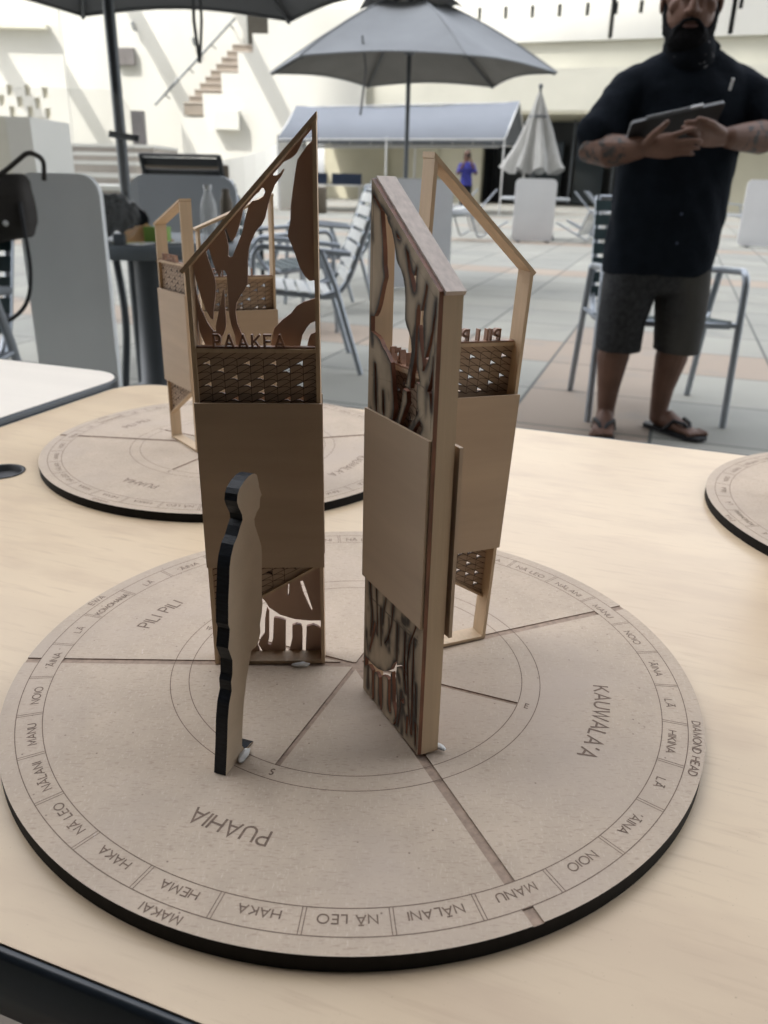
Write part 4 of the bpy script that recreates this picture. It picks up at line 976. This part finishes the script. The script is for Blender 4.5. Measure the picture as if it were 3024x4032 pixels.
# under the tent, far off
ft = thing('folding_table', 'white folding table with navy covers under the canopy tent', 'table', (-1.85, 25.5, 0))
g = MB(); g.box((-1.0, -.35, .70), (1.0, .35, .74)); g.build('tabletop', white_metal, ft)
for x in (-.9, .9):
    g = MB(); g.tube([(x, -.3, 0), (x, -.25, .70)], .02, 6); g.tube([(x, .3, 0), (x, .25, .70)], .02, 6); g.build('leg', white_metal, ft)
for x, lb in ((-.50, 'navy folded cover at the left on the white folding table'), (.52, 'navy folded cover at the right on the white folding table')):
    g = MB(); g.box((-.44, -.03, 0), (.44, .03, .30)); o = g.build('folded_cover', navyb); o.location = (-1.85 + x, 25.4, .745); tag(o, lb, 'cover')
bn = thing('litter_bin', 'slim brown litter bin before the white folding table', 'bin', (-1.98, 23.6, 0)); g = MB(); g.lathe([(0, 0), (.19, .0), (.20, .60), (.205, .66), (.15, .70), (0, .71)], (0, 0, 0), 16); g.build('bin_body', brownb, bn)

# ================================================================== PEOPLE
def ring_h(c, hx, hy, rz=0): return (c, (hx * cos(rz), hx * sin(rz), 0), (-hy * sin(rz), hy * cos(rz), 0))
def limb(g, pts, seg=16, flat=1.0):
    """rounded tapering limb through (point, radius) pairs"""
    P = [Vector(p) for p, r in pts]; R = [r for p, r in pts]
    d0 = (P[0] - P[1]).normalized(); d1 = (P[-1] - P[-2]).normalized()
    P = [P[0] + d0 * R[0] * .75, P[0] + d0 * R[0] * .4] + P + [P[-1] + d1 * R[-1] * .4, P[-1] + d1 * R[-1] * .75]
    R = [R[0] * .35, R[0] * .8] + R + [R[-1] * .8, R[-1] * .35]
    g.tube(P, R, seg)
def finger(g, a, b, r, bend):
    a, b = Vector(a), Vector(b); bend = Vector(bend)
    m1 = a.lerp(b, .42) + bend; m2 = a.lerp(b, .75) + bend * .75
    limb(g, [(a, r * 1.12), (m1, r), (m2, r * .92), (b, r * .78)], 10)
man = thing('person', 'bearded man in a dark short sleeved shirt and long grey shorts holding a tablet', 'person', (0, 0, 0))
MX = 1.062
# ---- body: legs, neck, head, arms and hands fused into one skin
g = MB()
fL, fR = (.905, 2.90), (1.165, 2.93)
limb(g, [((.945, 2.955, .80), .092), ((.935, 2.945, .52), .070), ((.937, 2.945, .42), .062), ((.925, 2.965, .30), .064), ((.925, 2.97, .18), .046), ((.925, 2.965, .085), .036), ((.922, 2.955, .05), .038)])
limb(g, [((1.165, 2.96, .80), .092), ((1.172, 2.95, .52), .070), ((1.175, 2.95, .42), .062), ((1.165, 2.975, .30), .064), ((1.155, 2.985, .18), .046), ((1.150, 2.98, .085), .036), ((1.152, 2.972, .05), .038)])
g.ellipsoid((MX, 2.96, .80), (.17, .12, .12))
def foot(g, h, t, s_):
    h, t = Vector((*h, .045)), Vector((*t, .030)); d = (t - h); q = Vector((-d.y, d.x, 0)).normalized()
    R = []
    for k, (hw, hz, zc) in enumerate(((.022, .018, .038), (.034, .032, .048), (.036, .040, .055), (.040, .030, .046), (.046, .020, .036), (.042, .014, .030), (.028, .010, .027))):
        c = h.lerp(t, k / 6 * .92); c.z = zc; R.append((c, q * hw, (0, 0, hz)))
    g.rings(R, 16)
    for k in range(5):
        o = (k - 2) * .0175 * s_; a = h.lerp(t, .84) + q * o; b = h.lerp(t, 1.0 - .028 * (k if True else 0)) + q * o * 1.05
        a.z = .030; b.z = .026; limb(g, [(a, .0105 if k else .014), (b, .010 if k else .0135)], 8)
foot(g, (.932, 2.985), (.868, 2.775), 1); foot(g, (1.145, 2.995), (1.275, 2.815), -1)
limb(g, [((MX - .012, 2.96, 1.33), .072), ((MX - .022, 2.935, 1.42), .068), ((MX - .035, 2.925, 1.50), .068)])
HC = Vector((1.020, 2.905, 1.543))            # head
HR = Matrix.Rotation(radians(-14), 3, 'Z') @ Matrix.Rotation(radians(8), 3, 'X') @ Matrix.Diagonal((1.20, 1.10, 1.08))
def hp(x, y, z): return HC + HR @ Vector((x, y, z))
g.ellipsoid(hp(0, .012, .025), (.076, .096, .096), 22, 16, 0, HR)
g.ellipsoid(hp(0, -.018, -.045), (.066, .074, .085), 22, 14, 0, HR)
g.ellipsoid(hp(0, -.040, -.095), (.046, .046, .036), 16, 10, 0, HR)
g.ellipsoid(hp(0, -.078, .026), (.056, .014, .012), 14, 8, 0, HR)           # brow
limb(g, [(hp(0, -.086, .015), .010), (hp(0, -.098, -.018), .014), (hp(0, -.098, -.032), .018)], 10)   # nose
for s_ in (-1, 1):
    g.ellipsoid(hp(s_ * .013, -.092, -.036), (.010, .010, .008), 10, 6, 0, HR)
    g.ellipsoid(hp(s_ * .042, -.056, -.022), (.024, .018, .024), 12, 8, 0, HR)   # cheek
    g.ellipsoid(hp(s_ * .080, .015, -.008), (.008, .020, .033), 12, 8, 0, HR)    # ear
# arms
sL, sR = Vector((.862, 2.955, 1.305)), Vector((1.262, 2.955, 1.305))
eL, eR = at(1281, 330, 2.83), at(1680, 296, 2.84)
wL, wR = at(1386, 319, 2.69), at(1573, 297, 2.70)
limb(g, [(sL + Vector((.02, 0, -.045)), .048), (sL.lerp(eL, .5), .050), (eL, .052), (eL.lerp(wL, .35), .056), (eL.lerp(wL, .7), .046), (wL, .034)])
limb(g, [(sR + Vector((-.02, 0, -.045)), .048), (sR.lerp(eR, .5), .050), (eR, .052), (eR.lerp(wR, .35), .056), (eR.lerp(wR, .7), .046), (wR, .034)])
def hand(g, w_, cen, knuck, tips, tb, tt, r=.0085):
    w_, cen = Vector(w_), Vector(cen)
    up = (Vector(knuck[0]) - Vector(knuck[-1])); k0 = sum((Vector(q) for q in knuck), Vector()) / len(knuck)
    n = (k0 - w_).normalized(); u = (up - n * up.dot(n)).normalized(); dp = n.cross(u)
    g.rings([(w_ - n * .012, u * .024, dp * .020), (w_ + n * .005, u * .027, dp * .019), (w_.lerp(k0, .45), u * .037, dp * .017), (w_.lerp(k0, .8), u * .041, dp * .0145), (k0, u * .039, dp * .011), (k0 + n * .008, u * .034, dp * .007)], 18)
    for i, (a, b) in enumerate(zip(knuck, tips)): finger(g, a, b, r * (1.0, 1.04, .98, .86)[i], Vector((0, -.010, .002)))
    limb(g, [(w_.lerp(Vector(tb), .35), .015), (Vector(tb), .0125), (Vector(tb).lerp(Vector(tt), .55) + Vector((0, -.006, 0)), .0105), (Vector(tt), .0085)], 10)
YH = 2.625
hand(g, wL, None or (0, 0, 0), [at(1452, 293, YH), at(1457, 307, YH - .006), at(1457, 321, YH - .004), at(1453, 334, YH)],
     [at(1501, 278, YH - .02), at(1514, 304, YH - .02), at(1510, 320, YH - .015), at(1498, 333, YH - .01)], at(1412, 291, YH), at(1443, 263, YH - .02))
hand(g, wR, (0, 0, 0), [at(1519, 268, YH + .015), at(1514, 279, YH + .012), at(1511, 294, YH + .014), at(1513, 309, YH + .018)],
     [at(1481, 264, YH), at(1474, 276, YH + .0), at(1486, 290, YH + .002), at(1492, 306, YH + .006)], at(1540, 268, YH + .008), at(1509, 256, YH - .005))
elbL, elbR = eL.lerp(wL, .72), eR.lerp(wR, .72)
def skinpaint(c):
    for e_, w_ in ((eL, wL), (eR, wR)):
        d = (w_ - e_); t = (c - e_).dot(d) / d.length_squared
        if -.25 < t < .80 and (c - (e_ + d * t)).length < .075: return 1
    return 0
tt_ = noise_node(skin2, 34, detail=5); mixcol(skin2, ramp(skin2.node_tree, tt_.outputs['Fac'], .47, .60), (.050, .045, .043))
body = remeshed(g, 'body', [skin, skin2], .0042, 1, man, None, skinpaint)
# ---- face details
g = MB()
for s_ in (-1, 1): g.ellipsoid(hp(s_ * .031, -.0815, .006), (.0135, .007, .0065), 14, 8, 0, HR)
ey = g.build('eyes', eye_w, man)
g = MB()
for s_ in (-1, 1): g.ellipsoid(hp(s_ * .031 - .003, -.0870, .0055), (.0056, .003, .0056), 12, 6, 0, HR)
g.build('iris', eye_d, ey)
g = MB(); g.ellipsoid(hp(0, -.093, -.074), (.021, .008, .0055), 14, 8, 0, HR); g.build('lips', lipm, man)
g = MB()                                       # full beard with moustache
g.ellipsoid(hp(0, -.046, -.108), (.061, .055, .054), 20, 12, 0, HR)
for s_ in (-1, 1):
    limb(g, [(hp(s_ * .066, .010, .004), .008), (hp(s_ * .067, -.008, -.040), .013), (hp(s_ * .056, -.034, -.085), .021), (hp(s_ * .03, -.062, -.115), .026)], 12)
    limb(g, [(hp(0, -.098, -.055), .0065), (hp(s_ * .020, -.094, -.060), .0065), (hp(s_ * .036, -.080, -.082), .010), (hp(s_ * .034, -.074, -.105), .016)], 10)
g.ellipsoid(hp(0, -.082, -.090), (.030, .018, .013), 14, 8, 0, HR)
remeshed(g, 'beard', hairm, .0042, 1, man, lambda c: .003 * noise.noise(c * 130))
g = MB(); g.ellipsoid(hp(0, .020, .040), (.0795, .098, .092), 22, 14, 0, HR)
for s_ in (-1, 1): limb(g, [(hp(s_ * .018, -.093, .030), .004), (hp(s_ * .044, -.083, .034), .004)], 8)
hair = remeshed(g, 'hair', hairm, .0045, 1, man, lambda c: .0015 * noise.noise(c * 150))
for v in hair.data.vertices:                     # keep the forehead and face clear
    q = HR.inverted() @ (v.co - HC)
    if q.z < .055 and q.y < -.015 and not (.022 < q.z < .046 and abs(q.x) < .056 and q.y < -.07): v.co = HC + HR @ Vector((q.x * .9, q.y * .80, q.z))
    elif q.z < .0 : v.co = HC + HR @ Vector((q.x * .90, q.y * .93, q.z))
# ---- clothes
def wr(c): return .011 * noise.noise(Vector((c.x * 7 + c.z * 3, c.y * 7, c.z * 4))) + .004 * abs(noise.noise(Vector((c.x * 11 - c.z * 8, c.y * 11, c.z * 13)))) + .006 * noise.noise(Vector((c.x * 17 + c.z * 9, c.y * 17, c.z * 10 + 3)))
g = MB()
g.rings([ring_h((MX - .012, 2.965, .635), .196, .140), ring_h((MX - .012, 2.962, .70), .205, .150), ring_h((MX - .010, 2.955, .80), .208, .160), ring_h((MX - .006, 2.950, .92), .207, .165),
         ring_h((MX - .004, 2.952, 1.05), .210, .158), ring_h((MX, 2.955, 1.18), .222, .145), ring_h((MX, 2.96, 1.27), .228, .130), ring_h((MX - .002, 2.965, 1.325), .212, .112), ring_h((MX - .006, 2.962, 1.368), .152, .094), ring_h((MX - .014, 2.950, 1.395), .088, .082)], 40, 0, True, 2.5)
for s_, e_, xs in ((sL, eL, -1), (sR, eR, 1)):
    d = (e_ - s_); limb(g, [(s_ + Vector((-.075 * xs, 0, -.025)), .088), (s_ + Vector((-.022 * xs, 0, -.035)), .080), (s_.lerp(e_, .32) + Vector((.002 * xs, 0, 0)), .074), (s_.lerp(e_, .62) + Vector((.006 * xs, 0, 0)), .075), (s_.lerp(e_, .84) + Vector((.010 * xs, 0, .012)), .077)], 20)
shirt = remeshed(g, 'shirt', navy, .0085, 3, man, wr)
g = MB()                                       # open collar flaps, placket, pocket
for s_ in (-1, 1):
    P = [(.012, 1.345), (.075, 1.372), (.088, 1.405), (.055, 1.432), (.030, 1.395)]
    f = lambda x, z, d: (MX - .012 + s_ * x, 2.826 + d + abs(x) * .42 + (z - 1.35) * .55, z)
    g.prism(P if s_ > 0 else P[::-1], f, .006)
g.build('collar', navy, shirt)
g = MB(); g.prism(rect(.085, 1.06, .185, 1.20), lambda x, z, d: (MX + x - .004, 2.805 + (x - .085) * .38 + (z - 1.06) * .18 + d, z), .006); g.build('pocket', navy, shirt)
g = MB(); g.tube([at(1583, 172, 2.815), at(1576, 195, 2.815)], .0045, 8); g.ellipsoid(at(1583, 172, 2.813), (.006, .006, .006), 8, 6); g.build('pen', white_metal, shirt)
for k, z in enumerate((1.33, 1.21, .86, .76)):
    g = MB(); g.lathe([(.0055, 0), (.0055, .002), (0, .0025)], (0, 0, 0), 10); o = g.build('button', navyb, shirt); o.location = (MX - .012, 2.775 + (.09 if z > 1.3 else .03 if z > 1.2 else 0), z); o.rotation_euler = (radians(90), 0, 0)
gm = mat('gaiter_print', (.008, .010, .014), .9, .3, 30, spec=.1); n = noise_node(gm, 32, (1, 1, 1.6), 3); mixcol(gm, ramp(gm.node_tree, n.outputs['Fac'], .64, .70), (.16, .16, .17))
g = MB(); g.rings([ring_h((MX - .020, 2.930, 1.325), .080, .086), ring_h((MX - .022, 2.922, 1.352), .090, .100), ring_h((MX - .026, 2.918, 1.405), .088, .094), ring_h((MX - .03, 2.915, 1.44), .078, .078)], 24); g.build('neck_gaiter', gm, man)
g = MB()
g.rings([ring_h((MX - .012, 2.965, .75), .185, .13), ring_h((MX - .012, 2.965, .66), .192, .132), ring_h((MX - .012, 2.965, .58), .19, .125), ring_h((MX - .012, 2.965, .565), .13, .09)], 32, 0, True, 2.5)
for x0, x1 in ((.962, .938), (1.150, 1.168)):
    g.rings([ring_h((x0, 2.96, .68), .098, .115), ring_h((x0 * .6 + x1 * .4, 2.955, .56), .098, .112), ring_h((x1, 2.95, .44), .090, .100), ring_h((x1, 2.95, .37), .086, .094), ring_h((x1, 2.95, .335), .086, .093)], 28, 0, True, 2.4)
n = noise_node(denim, 4.0, (1, 1, .6), 2); mixcol(denim, ramp(denim.node_tree, n.outputs['Fac'], .45, .62), (.078, .075, .070))
remeshed(g, 'shorts', denim, .0085, 2, man, lambda c: .6 * wr(c))
for h, t, s_ in (((.932, 2.985), (.868, 2.775), 1), ((1.145, 2.995), (1.275, 2.815), -1)):
    h, t = Vector((*h, 0)), Vector((*t, 0)); d = (t - h); n_ = d.normalized(); q = Vector((-n_.y, n_.x, 0)); L_ = d.length
    o = [(-.035, -.028), (.06, -.033), (.14, -.040), (L_ - .03, -.046), (L_ + .012, -.030), (L_ + .018, .0), (L_ + .012, .034), (L_ - .03, .050), (.12, .042), (.05, .034), (-.035, .030), (-.048, 0)]
    g = MB(); g.prism(o, lambda x, y, dd: tuple(h + n_ * x + q * y + Vector((0, 0, .020 - dd))), .018); sd = g.build('flip_flop', rubber, man)
    g = MB(); e_ = h + n_ * (L_ - .045)
    for k in (-1, 1): g.tube([tuple(e_ + Vector((0, 0, .022))), tuple(e_ - n_ * .02 + q * k * .016 + Vector((0, 0, .058))), tuple(h + n_ * (L_ * .52) + q * k * .038 + Vector((0, 0, .066))), tuple(h + n_ * (L_ * .36) + q * k * .044 + Vector((0, 0, .020)))], .0075, 8)
    g.build('strap', rubber, sd)
# tablet: a thing of its own, held against the belly
tb = thing('tablet', 'dark tablet in a case held by the bearded man', 'tablet')
A, B_ = at(1364, 264, 2.655), at(1567, 219, 2.685); ux_ = (B_ - A); L_ = ux_.length; ux_.normalize(); dn = Vector((.02, .145, -.115)); dn = (dn - ux_ * dn.dot(ux_)).normalized(); nn_ = ux_.cross(dn)
g = MB(); slab(g, region([rrect(0, 0, L_, .165, .012, 5)]), lambda x, y, d: tuple(A + ux_ * x + dn * y + nn_ * (d - .005)), .011, 0, side=1); g.build('case', [casem, caseedge], tb)
g = MB(); slab(g, region([rrect(.012, .010, L_ - .012, .155, .008, 4)]), lambda x, y, d: tuple(A + ux_ * x + dn * y + nn_ * (d + .0062)), .0006, 0); g.build('screen', mat('screen_glass', (.02, .02, .022), .1), tb)
g = MB(); g.tube([tuple(A + ux_ * .05 + nn_ * .002 - dn * .0045), tuple(A + ux_ * (L_ * .62) + nn_ * .002 - dn * .0045)], .0042, 8); g.build('stylus', caseedge, tb)
g = MB(); g.tube([tuple(A + ux_ * (L_ * .63) + nn_ * .002 - dn * .0045), tuple(A + ux_ * (L_ * .76) + nn_ * .002 - dn * .0045)], .0046, 8); g.build('clasp', pale_lam, tb)

# ---- woman far off under the tent, raising a camera
wm = thing('person', 'distant woman in a blue blouse raising a small camera to her face', 'person', (2.12, 24.6, 0))
g = MB()
for s_ in (-1, 1):
    limb(g, [((s_ * .085, 0, .86), .085), ((s_ * .08, -.01, .48), .058), ((s_ * .075, .02, .28), .052), ((s_ * .075, .01, .08), .036), ((s_ * .078, -.04, .04), .036), ((s_ * .085, -.15, .03), .028)], 12)
limb(g, [((0, 0, 1.36), .052), ((0, -.01, 1.50), .052)], 12); g.ellipsoid((0, -.01, 1.61), (.078, .095, .115), 16, 12); g.ellipsoid((0, -.105, 1.60), (.014, .018, .02), 8, 6)
for s_ in (-1, 1):
    limb(g, [((s_ * .19, .0, 1.35), .048), ((s_ * .25, -.10, 1.12), .042), ((s_ * .12, -.26, 1.36), .034), ((s_ * .06, -.24, 1.53), .028)], 10)
    for k in range(4): limb(g, [((s_ * .06, -.24, 1.545 + k * .012), .010), ((s_ * .022, -.262, 1.56 + k * .012), .009)], 6)
    limb(g, [((s_ * .055, -.23, 1.54), .011), ((s_ * .03, -.225, 1.525), .009)], 6)
remeshed(g, 'body', skin, .011, 1, wm)
g = MB(); g.rings([ring_h((0, 0, .80), .185, .13), ring_h((0, 0, .95), .165, .115), ring_h((0, 0, 1.1), .155, .11), ring_h((0, 0, 1.25), .185, .115), ring_h((0, 0, 1.36), .17, .095), ring_h((0, 0, 1.42), .075, .07)], 24, 0, True, 2.4)
for s_ in (-1, 1): limb(g, [((s_ * .17, .0, 1.35), .065), ((s_ * .25, -.10, 1.12), .060), ((s_ * .19, -.17, 1.23), .052)], 12)
remeshed(g, 'blouse', blue, .013, 2, wm, lambda c: .010 * noise.noise(c * 12))
g = MB()
for s_ in (-1, 1): limb(g, [((s_ * .08, 0, .84), .105), ((s_ * .08, -.005, .48), .078), ((s_ * .078, .01, .10), .062)], 12)
remeshed(g, 'trousers', mat('dark_trousers', (.012, .013, .016), .9, .2, 9), .013, 1, wm)
g = MB(); g.ellipsoid((0, .02, 1.65), (.088, .102, .098), 16, 10)
for s_ in (-1, 1): limb(g, [((s_ * .07, .03, 1.64), .035), ((s_ * .085, .03, 1.50), .03)], 8)
remeshed(g, 'hair', mat('brown_hair', (.055, .030, .018), .6, .2, 30), .012, 1, wm)
for s_ in (-1, 1):
    g = MB(); g.rings([((s_ * .08, -.05, .0), (.04, 0, 0), (0, .11, 0)), ((s_ * .08, -.05, .03), (.042, 0, 0), (0, .115, 0)), ((s_ * .08, -.03, .06), (.036, 0, 0), (0, .07, 0))], 14); g.build('shoe', mat('red_shoe', (.10, .025, .022), .6), wm)
cm = thing('camera', 'small black camera held to the face of the distant woman in blue', 'camera', (2.12, 24.6, 0))
g = MB(); g.box((-.06, -.285, 1.555), (.06, -.245, 1.63)); g.build('camera_body', rubber, cm)
g = MB(); g.tube([(0, -.286, 1.59), (0, -.33, 1.59)], .028, 12); g.build('lens', rubber, cm)
